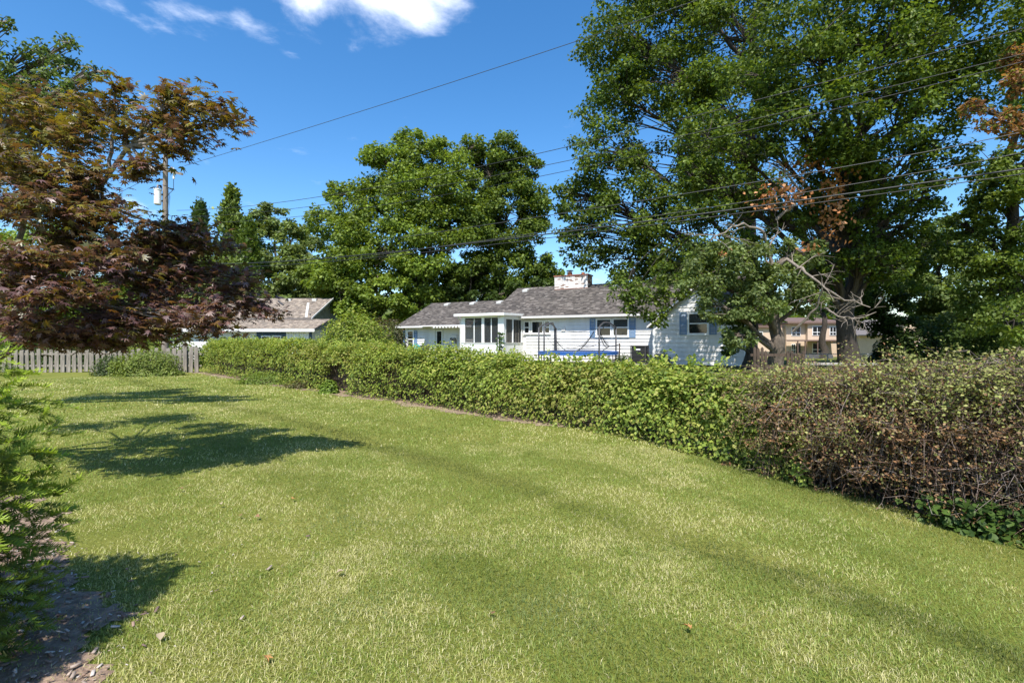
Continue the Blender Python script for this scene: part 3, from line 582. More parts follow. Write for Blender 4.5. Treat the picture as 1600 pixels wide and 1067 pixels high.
# ------------------------------------------------------------------ tan roofed neighbour
def build_neighbour():
    h = empty('tan_roof_house', (-15.2, 36.5, .2)); tag(h, 'neighbour house with tan shingle roof and grey shake gable, partly behind maple', 'house')
    b = .2; ez, rz = 3.43-b, 5.1-b
    MB().box(-9, -.0, .0, 8, -.5, ez).prism([(0, 0, ez), (0, 8, ez), (0, 4, rz-.02)], (-9, 0, 0)).build('wall', M['tan'], h)
    # grey shakes on the gable
    sk = MB(); z = .9; r = random.Random(3)
    while z < rz-.2:
        y0, y1 = (0, 8) if z < ez else (4*(z+.26-ez)/(rz-ez), 8-4*(z+.26-ez)/(rz-ez)); y = y0-r.random()*.2
        while y < y1:
            w = r.uniform(.18, .42); a, c = max(y, y0), min(y+w, y1)
            v = r.uniform(.16, .26); sk.col = (v, v*1.03, v*1.0)
            if c-a > .05: sk.prism([(.001, a, z), (.03, a, z), (.012, a, z+.27), (.001, a, z+.27)], (0, c-a-.01, 0))
            y += w
        z += .25
    tag(sk.build('shakes', M['grey_shake'], h), kind='stuff')
    MB().box(0, .04, .3, 7.7, .0, .86).build('brick_base', M['brickr'], h)
    w = MB().box(.035, .07, 2.1, 3.3, .9, 1.9).build('window', M['trim'], h); MB().box(.071, .08, 2.2, 3.2, 1.0, 1.8).build('pane', M['glass'], w)
    for s in (1, -1):
        y0 = -.35 if s == 1 else 8.35; zz = ez-.35*(rz-ez)/4
        ro = MB().prism([(.3, y0, zz), (.3, 4, rz+.0), (.3, 4, rz-.12), (.3, y0, zz-.12)], (-9.5, 0, 0)).build('roof', M['roofdeck'], h)
        if s == 1:
            Ls = math.hypot(4.35, rz-zz); shingles(ro, (-9.2, y0, zz+.004), (1, 0, 0), (0, 4.35/Ls, (rz-zz)/Ls), 9.5, Ls, TANPAL, 7, exp=.19)
            MB().prism([(.301, y0, zz-.10), (.301, 4, rz-.10), (.301, 4, rz+.04), (.301, y0, zz+.04)], (.05, 0, 0)).build('barge_board', M['curtain'], ro)
            up = np.array([0, 4.35, rz-zz]); f0 = np.array([-.1, y0, zz+.03]); f1 = np.array([-1.25, y0, zz+.03])+up*.72
            sd = np.array([.09, 0, 0]); MB().prism([f0-sd, f0+sd, f1+sd, f1-sd], (0, -.01, .02)).build('valley_flashing', M['curtain'], ro)
            for xx in (-3.1, -1.0): MB().box(xx-.18, xx+.18, 3.3, 3.65, rz-.36, rz-.08).build('roof_vent', M['curtain'], ro)
            up2 = f0*0+np.array([-3.0, y0+2.6, zz+.02+(rz-zz)*2.6/4.35]); MB().tube([up2, up2+np.array([-.9, 1.0, .42])], .07, 6).build('skylight_curb', M['acmetal'], ro)
    # front extension with a lower roof
    e = MB().box(-9, 1.25, -2.6, -.01, -.5, 2.15).build('extension', M['siding'], h)
    MB().prism([(1.6, -3.0, 2.22), (1.6, -.02, 3.0), (1.6, -.02, 2.88), (1.6, -3.0, 2.10)], (-10.8, 0, 0)).build('extension_roof', M['roofdeck'], e)
    shingles(e, (-9.2, -3.0, 2.225), (1, 0, 0), (0, .967, .253), 10.8, 3.08, TANPAL, 8, exp=.19)
    MB().box(-9.2, 1.61, -3.06, -3.005, 2.02, 2.2).build('fascia', M['trim'], e)
    # navy panel + windows, garage door lines
    MB().box(-2.6, -.55, -2.64, -2.601, -.3, 2.1).build('navy_panel', M['navy'], e); MB().box(1.08, 1.26, -2.65, -2.601, -.3, 2.12).build('navy_panel', M['navy'], e)
    for xx in (-2.2, -1.45):
        w = MB().box(xx-.05, xx+.6, -2.68, -2.641, .8, 1.75).build('window', M['trim'], e); MB().box(xx+.02, xx+.53, -2.69, -2.681, .87, 1.68).build('pane', M['glass'], w)
    for q in range(9): MB().box(-.5+q*.17, -.5+q*.17+.155, -2.625, -2.601, -.3, 2.0).build('door_plank', M['porch'], e)
build_neighbour()

# ------------------------------------------------------------------ beige apartment block far behind
def build_beige():
    Y = 75.0; b = -1.05; o = W(1180, 530, Y); h = empty('beige_apartment_block', (o[0], Y, b)); tag(h, 'beige two storey building with white framed windows seen between tree trunks', 'building')
    X = lambda px: (px-CX)/FPX*Y-o[0]; Z = lambda py: EYE-(py-HY)/FPX*Y-b
    MB().box(X(1180), X(1232), 1.2, 10, -.5, Z(512)).box(X(1232), X(1262), .6, 10, -.5, Z(506)).box(X(1262), X(1314), 0, 10, -.5, Z(506)).box(X(1314), X(1345), 1.5, 10, -.5, Z(512)).build('wall', M['tan'], h)
    MB().box(X(1228), X(1318), -.5, 10.5, Z(505.9), Z(503.5)).prism([(X(1228), -.5, Z(503.4)), (X(1318), -.5, Z(503.4)), (X(1305), 5, Z(495)), (X(1241), 5, Z(495))], (0, .1, .1)).build('roof', M['brownroof'], h)
    MB().box(X(1178), X(1226), .7, 10.5, Z(511.9), Z(508)).build('roof', M['brownroof'], h)
    MB().box(X(1180), X(1345), -.28, -.02, Z(532.5), Z(531)).build('string_course', M['brownroof'], h)
    for (a, c, t, bb, yo) in ((1240, 1254, 510.5, 524.5, .6), (1269, 1284, 509.5, 524, 0), (1269, 1284, 536, 551.5, 0), (1240, 1246, 537, 552, .6), (1321, 1334, 516, 527, 1.5), (1296, 1306, 510, 524, 0), (1188, 1198, 518, 527, 1.2)):
        w = MB().box(X(a), X(c), yo-.08, yo-.005, Z(bb), Z(t)).build('window', M['trim'], h)
        m = (a+c)/2
        for (p, q) in ((a+.7, m-.4), (m+.4, c-.7)):
            zm = (t*.35+bb*.65)
            MB().box(X(p), X(q), yo-.10, yo-.081, Z(zm-.5), Z(t+.7)).build('pane', M['glass'], w); MB().box(X(p), X(q), yo-.10, yo-.081, Z(bb-.7), Z(zm+.5)).build('pane', M['glass'], w)
    d = MB().box(X(1247.5), X(1254), .5, .595, Z(556), Z(536)).build('door', M['acmetal'], h)
    for px in (1232, 1243, 1262, 1293): MB().box(X(px)-.06, X(px)+.06, -2.5, -2.38, -.3, Z(533)).build('post', M['brownroof'], h)
    MB().box(X(1228), X(1298), -2.6, -.3, Z(533), Z(532.2)).build('canopy', M['brownroof'], h)
    Y2 = 62.0; o2 = W(1425, 530, Y2); k = empty('peach_house', (o2[0], Y2, -.9)); tag(k, 'peach walled house with grey gable roof behind trees right of the trunks', 'house')
    MB().box(-3.5, 3.8, 0, 8, -.5, 3.3).prism([(-3.5, 0, 3.3), (3.8, 0, 3.3), (.1, 0, 5.2)], (0, 8, 0)).build('wall', M['tan'], k)
    for s in (-1, 1): MB().prism([(.1, -.4, 5.35), (s*4.2+.1, -.4, 3.2), (s*4.2+.1, -.4, 3.05), (.1, -.4, 5.2)], (0, 8.8, 0)).build('roof', M['roofdeck'], k)
    for xx in (-2.2, .9):
        w = MB().box(xx, xx+1.3, -.08, -.005, 1.0, 2.3).build('window', M['trim'], k); MB().box(xx+.08, xx+1.22, -.10, -.081, 1.08, 2.22).build('pane', M['glass'], w)
build_beige()

# ------------------------------------------------------------------ trees
G_OAK = [(.068,.108,.016), (.092,.138,.020), (.048,.082,.014), (.135,.180,.028)]
G_MID = [(.120,.175,.024), (.150,.210,.028), (.092,.140,.021), (.185,.240,.040)]
G_PALE = [(.15,.195,.055), (.125,.17,.045), (.18,.225,.075), (.10,.14,.035)]
G_DARK = [(.048,.080,.016), (.062,.098,.018), (.038,.063,.014)]
def make_tree(name, label, base, trunk_r, blobs, n_leaf, leaf, pal, seed, group=None, top=None, bark='bark', sub=16, flat=.62, parts=True, limb_k=.34, cat='tree', drop=.15, lim=None):
    r = np.random.default_rng(seed); base = np.asarray(base, float)
    root = empty(name, base); tag(root, label, cat, group)
    cs = np.array([b[0] for b in blobs]); rs = np.array([b[1] for b in blobs])
    top = np.asarray(top, float) if top is not None else np.append(cs[:, :2].mean(0)*.5+base[:2]*.5, cs[:, 2].max()-rs[cs[:, 2].argmax()]*.3)
    m = 12; t = np.linspace(0, 1, m)[:, None]
    path = base*(1-t)+top*t; path[1:-1, :2] += r.normal(size=(m-2, 2))*trunk_r*.35
    rad = trunk_r*(1-.86*t[:, 0]**.85); rad[0] *= 1.45; path[0, 2] -= .25
    path = np.insert(path, 1, base*(1-.035)+top*.035, 0); rad = np.insert(rad, 1, trunk_r*1.05)
    T = Tubes(); T.add(path-base, rad, 12); 
    Bt = Tubes(); subP, subR = [], []
    H = top[2]-base[2]
    for c, rr in zip(cs, rs):
        zt = np.clip((c[2]-base[2])-.55*np.linalg.norm(c[:2]-base[:2])-rr*.3, H*.24, H*.93)/H
        i = zt*(len(path)-1); k = int(i); p0 = path[k]*(1-(i-k))+path[min(k+1, len(path)-1)]*(i-k)
        hang = np.linalg.norm(c[:2]-base[:2]) > 5 and c[2] < 6.5 and trunk_r > .35
        if hang: p0 = path[int(.5*(len(path)-1))]
        mid = (p0+c)/2+np.array([0, 0, .18*np.linalg.norm(c-p0)])+r.normal(size=3)*rr*.12
        if hang: mid = np.append(c[:2]*.85+p0[:2]*.15, p0[2]+1.0)
        q = bez(p0, mid, c, 9); q[1:-1] += r.normal(size=(7, 3))*rr*.035
        r0 = min(trunk_r*limb_k*(.6+.5*r.random()), trunk_r*.55)*(.16 if hang else 1)
        T.add(q-base, np.linspace(r0, r0*.35, 9), 7)
        d = rdir(sub, r); rad_ = (.42+.58*r.random(sub)**.5)[:, None]; d[:, 2] *= .9
        sp = c+d*rad_*rr
        for p in sp:
            kk = r.integers(7 if hang else 4, 9); s0 = q[kk]; mm = (s0+p)/2+np.array([0, 0, .12*rr])+r.normal(size=3)*.08*rr
            Bt.add(bez(s0, mm, p, 4)-base, np.linspace(r0*.28, r0*.06, 4), 3)
        subP.append(sp); subR.append(np.full(sub, rr*(.36 if sub < 20 else .33 if sub < 28 else .29))*(.75+.5*r.random(sub)))
    T.build('trunk', M[bark], root); tag(Bt.build('branches', M[bark], root), kind='stuff')
    sp = np.vstack(subP); sr = np.concatenate(subR); w = sr**2; cnt = np.maximum((n_leaf*w/w.sum()).astype(int), 3)
    idx = np.repeat(np.arange(len(sp)), cnt); n = len(idx)
    d = rdir(n, r); u = r.random(n)**.42; off = d*(u*sr[idx])[:, None]; off[:, 2] *= flat; off[:, 2] -= drop*sr[idx]*(off[:, 0]**2+off[:, 1]**2)/sr[idx]**2
    P = sp[idx]+off-base
    if lim is not None: pass
    Nn = d*.55+np.array([0, 0, .65])+r.normal(size=(n, 3))*.6; D = d*np.array([.6, .6, .2])+r.normal(size=(n, 3))*.8-np.array([0, 0, .45])
    col = pick(pal, n, r)*(.78+.5*r.random(len(sp)))[idx][:, None]
    leaves('crown', P, Nn, D, leaf*(.7+.6*r.random(n)), col, T_OVAL, M['leaf'], root)
    return root
def BL(lst):
    return [(W(px, py, Y), rp*Y/FPX) for (px, py, Y, rp) in lst]
def gbase(px, Y): x = (px-CX)/FPX*Y; return (x, Y, float(gz(x, Y)))
oakA = make_tree('oak_tree', 'tall dense oak behind the chimney end of the white house', gbase(1168, 31), .55,
    BL([(965,55,30,62), (950,150,30,58), (945,235,30,60), (1040,15,31,85), (1045,120,30,85), (915,310,30.5,48), (980,330,30,66), (1060,240,29,85), (1140,60,31,95), (1145,180,30,90),
        (920,385,31,40), (985,405,30.5,46), (1060,370,29,75), (1130,300,29,80), (1160,-70,31,110), (1030,-90,31,100), (1110,410,29,55), (1060,430,28.5,34), (890,300,31,26), (895,350,31,30), (1010,435,30,30)]),
    88000, .22, G_OAK, 21, 'tall oaks beside the house', W(1183, 20, 31), 'bark_dark', sub=32)
oakB = make_tree('oak_tree', 'tall oak with thick dark trunk standing behind the thicket, right of the half dead tree', gbase(1327, 21.5), .42,
    BL([(1270,70,18,90), (1380,80,17.5,95), (1235,190,18.5,66), (1350,180,17.5,85), (1480,50,17.5,90), (1460,150,18,70), (1330,-70,19,120), (1460,-70,18,120), (1405,255,18.5,66), (1300,275,20.5,62), (1470,235,19,45), (1175,215,19.5,46), (1190,120,19.5,60), (1165,305,20,32),
        (1385,355,20.5,55), (1530,110,18,60), (1440,310,20,34), (1290,370,24.5,55), (1355,410,25,50), (1400,430,25,45), (1420,350,21.5,44), (1240,330,24,46), (1260,430,25,40), (1335,360,24.5,50), (1370,300,23,46), (1445,385,23,34), (1320,470,27,30), (1230,350,20,32), (1190,380,20.2,26), (1262,325,20.5,34), (1352,400,19.8,36), (1305,415,20,26), (1392,415,19.8,34), (1345,330,19.8,34), (1010,466,20.3,34), (975,452,20.6,24), (1055,440,20.5,40), (1030,498,20.1,14), (1100,395,20,30), (985,478,20.3,16), (1105,215,19.5,50), (1125,290,19.5,46), (1075,270,19.5,30)]),
    92000, .155, G_OAK, 22, 'tall oaks beside the house', W(1312, 60, 20.5), 'bark_dark', sub=30)
half = make_tree('half_dead_tree', 'half dead tree with bare grey limbs and pale leaves in front of the gable', gbase(1210, 19), .33,
    BL([(1105,432,18.4,38), (1155,408,18.3,42), (1130,480,18,34), (1215,440,18.5,40), (1250,392,19,34), (1152,525,18,24), (1262,470,18.4,28), (1185,470,18,34), (1110,395,19,24)]),
    15000, .135, [(.15,.195,.06), (.12,.165,.05), (.19,.235,.09), (.095,.135,.04)], 23, None, W(1205, 395, 19), 'bark', sub=18)
# its dead limbs and the brown dead leaves that hang in them
def dead_limbs():
    b = np.array(gbase(1210, 19)); T = Tubes(); r = np.random.default_rng(8)
    def limb(pts, r0, tw=7):
        P = np.array([W(px, py, Y) for (px, py, Y) in pts]); t = np.linspace(0, 1, len(P)); tt = np.linspace(0, 1, 16)
        Q = np.stack([np.interp(tt, t, P[:, k]) for k in range(3)], -1)+r.normal(size=(16, 3))*r0*.5
        T.add(Q-b, np.linspace(r0, r0*.22, 16), 6)
        for _ in range(tw):
            k = r.integers(4, 15); d = rdir(1, r)[0]*np.array([1, .6, .8]); ln = r.uniform(.35, 1.1)
            q = bez(Q[k], Q[k]+d*ln*.6+np.array([0, 0, .1]), Q[k]+d*ln+r.normal(size=3)*.15, 6); T.add(q-b, np.linspace(r0*.3, .006, 6), 4)
            for _ in range(3):
                e = q[r.integers(2, 6)]; d2 = d+rdir(1, r)[0]*.9; T.add(np.array([e, e+d2*ln*.25, e+d2*ln*.45+r.normal(size=3)*.06])-b, [.011, .008, .004], 3)
    limb([(1207,420,18.6), (1200,385,18.4), (1190,360,18.2), (1160,352,18), (1130,360,17.8), (1110,378,17.7)], .075, 8)
    limb([(1207,440,18.5), (1225,405,18.2), (1250,415,17.8), (1262,432,17.5), (1290,450,17.2), (1330,470,17), (1362,478,16.8)], .085, 12)
    limb([(1240,520,18.2), (1275,480,17.6), (1285,450,17.3), (1283,425,17.2)], .05, 6)
    limb([(1290,480,17.3), (1310,495,17), (1345,497,16.8), (1370,487,16.7)], .045, 8)
    limb([(1205,430,18.8), (1195,400,19), (1215,360,19), (1212,330,19)], .05, 7)
    limb([(1212,345,19), (1240,320,19), (1250,300,19.2), (1275,255,19.4), (1315,220,19.6)], .07, 9)
    limb([(1330,225,20), (1350,190,19.5), (1320,170,19.3), (1305,170,19), (1290,205,18.8), (1250,213,18.6)], .055, 4)
    limb([(1250,300,18.8), (1230,270,18.6), (1215,250,18.5), (1200,262,18.4)], .05, 8)
    T.build('dead_limbs', M['dead'], half)
    P = []
    for (px, py, Y, w, h, n) in ((1225,295,18.6,40,12,110), (1260,255,19,36,8,80), (1300,330,19,18,50,190), (1300,290,19,12,20,60), (1235,310,18.6,45,10,70), (1310,262,19,25,10,60), (1262,385,18.4,5,8,16), (1132,393,18.2,5,4,10), (1195,320,18.5,20,6,30)):
        c = W(px, py, Y); s = Y/FPX; P.append(c+r.normal(size=(n, 3))*np.array([w*s*.55, .3, h*s*.55]))
    P = np.vstack(P); n = len(P)
    leaves('dead_leaves', P-b, rdir(n, r), rdir(n, r)-np.array([0, 0, 1.]), .13+.10*r.random(n), pick([(.46,.21,.085), (.38,.16,.065), (.54,.28,.14)], n, r), T_OVAL, M['dry'], half)
dead_limbs()
make_tree('slim_tree', 'slim dark trunked tree in front of the beige building, between the two thick trunks', gbase(1287, 33), .26, BL([(1285,430,33,38), (1260,410,34,34), (1310,420,33,34)]), 6000, .22, G_DARK, 24, None, W(1283, 420, 33), 'bark_dark', sub=12)
make_tree('dark_trunked_tree', 'dark leaning tree against the right end of the gable wing', gbase(1166, 21), .22, BL([(1150,505,20.5,26), (1175,455,21,36), (1140,545,20,12)]), 5200, .15, G_DARK, 25, None, W(1190, 430, 21), 'bark_dark', sub=12)
RUST = [(.27,.13,.06), (.30,.16,.075), (.20,.10,.05), (.13,.15,.04)]
make_tree('rust_leaved_tree', 'tree with rust brown leaves reaching in at the right edge', (17.5, 14.5, 0), .3, BL([(1590,130,15,24), (1550,185,15,22), (1600,205,15,30), (1520,170,15.5,15), (1625,90,15.5,40)]), 3000, .13, RUST, 26, None, (17.5, 14.8, 12.5), 'bark_dark', sub=14)
make_tree('shade_tree', 'dark green tree with layered branches at the right edge', (20.5, 20, .2), .34, BL([(1600,250,19,40), (1560,300,20,34), (1610,330,19,60), (1545,375,20,48), (1600,430,19,60), (1550,450,20,48), (1585,500,18,44), (1535,330,20,24), (1640,120,19,80), (1590,20,19,70), (1570,500,17,30), (1500,400,21,26), (1545,250,20,30), (1590,285,19,44), (1530,300,20.5,26), (1500,350,21,24)]), 30000, .15, [(.10,.15,.025), (.13,.18,.03), (.075,.115,.02), (.16,.21,.045)], 27, 'trees along the right side', (20.5, 20, 14), 'bark_dark', sub=16)
make_tree('woodland_tree', 'mid green tree behind the thicket, left of the layered tree at right edge', gbase(1462, 29), .3, BL([(1450,410,29,46), (1490,390,28,40), (1440,460,28,40), (1490,460,27,44), (1420,430,31,34), (1520,500,25,34), (1470,365,30,28), (1465,510,26,26)]), 24000, .19, [(.10,.145,.04), (.13,.175,.05), (.07,.11,.03), (.16,.20,.07)], 28, 'trees along the right side', W(1462, 380, 29), 'bark_dark', sub=16)
make_tree('understory_tree', 'dark understory tree behind the thick trunk, beside the lumber pile', gbase(1382, 27), .16, BL([(1375,455,27,34), (1395,490,26,32), (1365,500,27,26), (1410,510,25,22), (1345,470,28,26)]), 11000, .16, G_DARK, 29, 'trees along the right side', W(1380, 440, 27), 'bark_dark', sub=14)
make_tree('background_tree', 'broad green maple behind the low garage end of the white house', gbase(655, 45), .5,
    BL([(515,345,46,32), (560,310,45,46), (560,370,44,56), (620,262,45,50), (640,232,45,32), (690,245,45,34), (690,300,44,62), (640,320,43,60), (600,395,42,60), (535,415,43,48), (675,390,42,62), (660,440,42,48), (720,340,44,46), (585,245,45,24), (520,300,46,18), (740,230,46,20)]),
    58000, .29, G_MID, 31, 'broad trees behind the white house', W(655, 260, 45), sub=26)
make_tree('background_tree', 'tall green tree right of the broad maple, left of the chimney', gbase(775, 47), .5,
    BL([(790,238,47,32), (760,265,47,42), (815,260,47,30), (800,320,47,50), (760,360,45,54), (825,375,46,42), (745,425,44,46), (800,430,45,46), (835,325,47,26), (845,420,46,28), (850,460,45,24)]),
    48000, .29, G_OAK, 32, 'broad trees behind the white house', W(785, 260, 47), sub=26)
make_tree('background_tree', 'light leafy tree filling the gap behind the two neighbouring houses', gbase(590, 41), .3,
    BL([(530,455,41,40), (575,470,40,36), (620,465,41,38), (560,430,42,34), (650,478,42,24), (500,440,43,32)]), 22000, .27, G_MID, 33, 'low trees behind the houses', W(590, 430, 41))
make_tree('background_tree', 'dark leafy tree directly behind the long roof ridge', gbase(730, 43), .3,
    BL([(700,460,43,32), (745,462,43,30), (795,455,43,32), (840,450,43,26), (770,475,42,16), (720,440,44,30)]), 16000, .27, G_DARK, 34, 'low trees behind the houses', W(735, 430, 43))
make_tree('background_tree', 'pale feathery tree right of the cedars', gbase(430, 53), .35,
    BL([(428,342,53,26), (410,370,53,28), (460,372,52,30), (485,400,50,36), (430,410,50,40), (395,425,49,34), (470,440,48,44), (445,465,46,36), (412,338,54,14)]), 24000, .33, G_PALE, 35, 'trees behind the tan roofed house', W(430, 340, 53))
make_tree('background_tree', 'tree seen through the purple maple beside the pole', gbase(270, 47), .35, BL([(300,420,47,44), (250,400,48,40), (270,460,46,50), (200,430,47,44), (340,440,47,44), (225,490,45,40), (320,490,46,38)]), 20000, .36, G_PALE, 36, 'trees behind the tan roofed house', W(265, 400, 47))
make_tree('background_tree', 'tree behind the purple maple near the weathered fence', gbase(100, 42), .4, BL([(120,400,42,50), (60,380,42,50), (40,450,42,54), (120,470,42,50), (170,470,42,40), (-20,410,42,60), (60,500,40,36), (140,510,40,30)]), 20000, .34, G_MID, 37, 'trees behind the tan roofed house', W(95, 380, 42))
# row of woods far behind, fills the low horizon
def far_wood():
    r = np.random.default_rng(77); P = []; Sz = []
    for i in range(150):
        x = r.uniform(-150, 170); y = r.uniform(95, 135); h = r.uniform(9, 15); g = float(gz(x, y))
        n = 130; d = rdir(n, r); P.append(np.array([x, y, g+h*.5])+d*np.array([5.5, 4, h*.5])*(r.random((n, 1))**.4))
    P = np.vstack(P); n = len(P)
    o = leaves('far_wood', P, rdir(n, r)+np.array([0, -.4, .8]), rdir(n, r), 2.0+1.0*r.random(n), pick(G_OAK, n, r), T_OVAL, M['leaf']); tag(o, 'distant line of woods behind the houses', 'woods', kind='stuff')
far_wood()
def conifer(name, label, px, ytop, Y, wpx, ybot, seed, pal):
    r = np.random.default_rng(seed); base = np.array(gbase(px, Y)); top = W(px, ytop, Y); H = top[2]-base[2]; Rm = wpx*Y/FPX
    root = empty(name, base); tag(root, label, 'tree', 'cedars behind the tan roofed house')
    T = Tubes(); T.add(np.array([[0, 0, -.2], [.1, 0, H*.5], [0, 0, H]]), [.28, .17, .02], 8); Bt = Tubes()
    P, D = [], []
    for i in range(210):
        t = r.random()**.8; z = H*(.12+.88*t); rad = Rm*(1-t)**.8*r.uniform(.35, 1.35)+.15; a = r.random()*2*PI
        e = np.array([math.cos(a)*rad, math.sin(a)*rad, z+rad*.55]); Bt.add(np.array([[0, 0, z-.2], e*np.array([.5, .5, 1])-np.array([0, 0, rad*.2]), e]), [.04, .03, .01], 3)
        n = 60; q = r.random(n)**.7; P.append(np.array([0, 0, z])+q[:, None]*(e-np.array([0, 0, z]))+r.normal(size=(n, 3))*np.array([.17, .17, .34])); D.append(np.tile(e-np.array([0, 0, z-.5]), (n, 1)))
    P = np.vstack(P); D = np.vstack(D); n = len(P)
    T.build('trunk', M['bark_dark'], root); Bt.build('branches', M['bark_dark'], root)
    leaves('crown', P, rdir(n, r)+nrm(D)*.3, D+rdir(n, r)*.8+np.array([0, 0, 1.2]), .38*(.6+.7*r.random(n)), pick(pal, n, r)*1.25, T_OVAL, M['needle'], root)
conifer('cedar_tree', 'tall pointed cedar right of the utility pole', 362, 298, 50, 36, 480, 41, [(.11,.15,.03), (.09,.125,.028), (.14,.185,.04)])
conifer('cedar_tree', 'narrow cedar close to the utility pole', 313, 326, 50, 22, 480, 42, [(.05,.085,.025), (.065,.10,.03)])
conifer('cedar_tree', 'shorter cedar with bright green tips above the tan roof', 388, 352, 46, 24, 470, 43, [(.09,.13,.02), (.07,.11,.02)])

# elm at the upper left, behind the purple maple
elm = make_tree('elm_tree', 'green fine leaved elm rising above the purple maple at upper left', (-13.2, 10.6, 0), .26,
    BL([(35,125,9.6,44), (95,105,9.5,30), (20,185,9.4,46), (120,140,9.3,24), (150,112,9.2,15), (75,165,9.5,34), (-60,120,10,70), (-90,20,10,70), (5,35,9.2,15), (-5,75,9.3,18), (130,175,9.4,16), (-160,150,10,80), (55,80,9.5,20), (108,68,9.5,15)]),
    17000, .075, [(.105,.155,.042), (.13,.18,.055), (.08,.125,.034)], 51, None, (-13.0, 10.4, 7.6), 'maple_bark', sub=22)

# ------------------------------------------------------------------ purple maple
def make_maple():
    r = np.random.default_rng(61); base = np.array([-7.6, 6.6, 0.0]); root = empty('purple_maple_tree', base); tag(root, 'purple and bronze leaved maple spreading over the lawn at left', 'tree')
    tiers = [(330,162,5.2,42,26), (282,152,5.3,36,24), (240,185,5.5,40,26), (352,185,5.1,24,14), (305,208,5.2,40,20), (270,232,5.2,34,14), (150,165,6,58,26), (70,180,6.2,80,40), (30,150,6.4,48,24), (140,215,5.9,66,30), (200,205,5.7,30,20), (180,135,5.9,16,10),
             (60,260,5.6,92,46), (120,272,5.7,58,34), (150,318,5.8,56,30), (60,330,5.3,96,46), (255,366,5.9,60,26), (150,350,5.6,86,40), (330,385,6.3,62,30), (300,368,6.2,44,22), (60,400,5.0,90,42), (180,415,5.4,84,38), (360,432,6.3,52,24), (398,478,6.3,44,22),
             (290,440,6.1,66,34), (235,495,5.8,84,26), (100,465,5.0,88,32), (345,495,6.1,56,26), (60,505,5.1,60,18), (185,518,5.5,84,15), (428,490,6.3,20,11), (-60,240,5.8,110,80), (-60,400,5.4,110,80), (300,500,5.6,52,16), (120,530,5.6,56,10), (215,275,5.6,12,8), (232,262,5.4,14,6), (250,524,5.9,70,14), (345,520,6.1,44,12), (70,532,5.4,60,12), (160,538,5.7,60,9), (110,300,5.9,70,30), (120,380,5.6,70,34), (230,385,5.9,50,28), (300,405,6.2,50,24), (30,440,5.2,60,40), (240,455,5.9,60,26), (380,455,6.3,36,18), (-20,500,5.3,60,40), (10,330,5.8,70,40), (-40,215,7.4,90,46), (30,265,7.6,90,36), (-120,330,7.2,110,60)]
    T = Tubes(); Bt = Tubes(); P, D, Cn = [], [], []
    fork = base+np.array([.35, -.05, 1.15]); T.add(np.array([[0, 0, -.2], [.05, 0, .1], [.15, .0, .6], fork-base]), [.19, .15, .13, .125], 10)
    mains = [W(60, 300, 6.0), W(150, 420, 5.9), W(60, 460, 5.3), W(200, 230, 5.8), W(-40, 330, 6.2)]; mp = []
    for mnd in mains:
        q = bez(fork, (fork+mnd)/2+np.array([-.1, 0, -.1]), mnd, 12); q[1:-1] += r.normal(size=(10, 3))*.035; T.add(q-base, np.linspace(.065, .022, 12), 8); mp.append(q)
    allm = np.vstack(mp)
    for (px, py, Y, rx, rz_) in tiers:
        c = W(px, py, Y); R = rx*Y/FPX; Rz = rz_*Y/FPX
        dist = np.linalg.norm((allm-c)*np.array([1, 1, 1.3]), axis=1)+np.where(allm[:, 0] > c[0], 1.2, 0); s = allm[dist.argmin()]
        q = bez(s, (s+c)/2+np.array([0, 0, -.06+.1*r.random()]), c, 9); q[1:-1] += r.normal(size=(7, 3))*.022; Bt.add(q-base, np.linspace(.022, .009, 9), 6)
        ns = int(9+R*17)
        for k in range(ns):
            d = rdir(1, r)[0]; e = c+d*np.array([R, R*.85, Rz])*(.35+.65*r.random()); kk = r.integers(4, 9); s2 = q[kk]
            tw = bez(s2, (s2+e)/2+np.array([0, 0, .05]), e, 6); Bt.add(tw-base, np.linspace(.007, .0022, 6), 4)
            nl = int(21*(.7+.6*r.random())*max(.7, min(1.4, R/.45)))
            tt = .35+.65*r.random(nl); i = np.minimum((tt*5).astype(int), 4); f = (tt*5-i)[:, None]; pp = tw[i]*(1-f)+tw[i+1]*f
            pp = pp+r.normal(size=(nl, 3))*np.array([.10, .10, .05]); P.append(pp)
            D.append(nrm(e-s2)*.8+r.normal(size=(nl, 3))*.7-np.array([0, 0, .15]))
            hue = r.random(); upf = np.clip((pp[:, 2]-2.0)/2.2, 0, 1)
            Cn.append(np.stack([np.full(nl, hue), upf], -1))
    P = np.vstack(P); D = np.vstack(D); Cn = np.vstack(Cn); n = len(P)
    # keep the sky window open
    sx = CX+P[:, 0]/P[:, 1]*FPX; sy = HY-(P[:, 2]-EYE)/P[:, 1]*FPX
    purple = pick([(.155,.085,.082), (.18,.095,.085), (.115,.062,.064), (.23,.145,.125)], n, r); bronze = pick([(.135,.088,.042), (.13,.108,.032), (.155,.092,.034), (.115,.072,.048), (.15,.135,.034), (.11,.115,.035)], n, r); olive = pick([(.20,.18,.03), (.21,.145,.03), (.14,.155,.03), (.24,.21,.03), (.13,.085,.04)], n, r)
    pz = Cn[:, 1]*.62+.08+.55*(Cn[:, 0]-.5)+.50*(r.random(n)-.5)+.18*np.clip((-2.6-P[:, 0])/3, -1, 1)
    col = np.where((pz < .40)[:, None], purple, np.where((pz < .78)[:, None], bronze, olive))
    sw = r.random(n); col = np.where((sw < .10)[:, None], bronze, col); col = np.where((sw > .93)[:, None], purple, col)
    Nn = np.array([0, 0, 1.])+r.normal(size=(n, 3))*.42+nrm(D)*.25; size = .070*(.65+.6*r.random(n))
    T.build('trunk', M['maple_bark'], root); Bt.build('branches', M['maple_bark'], root)
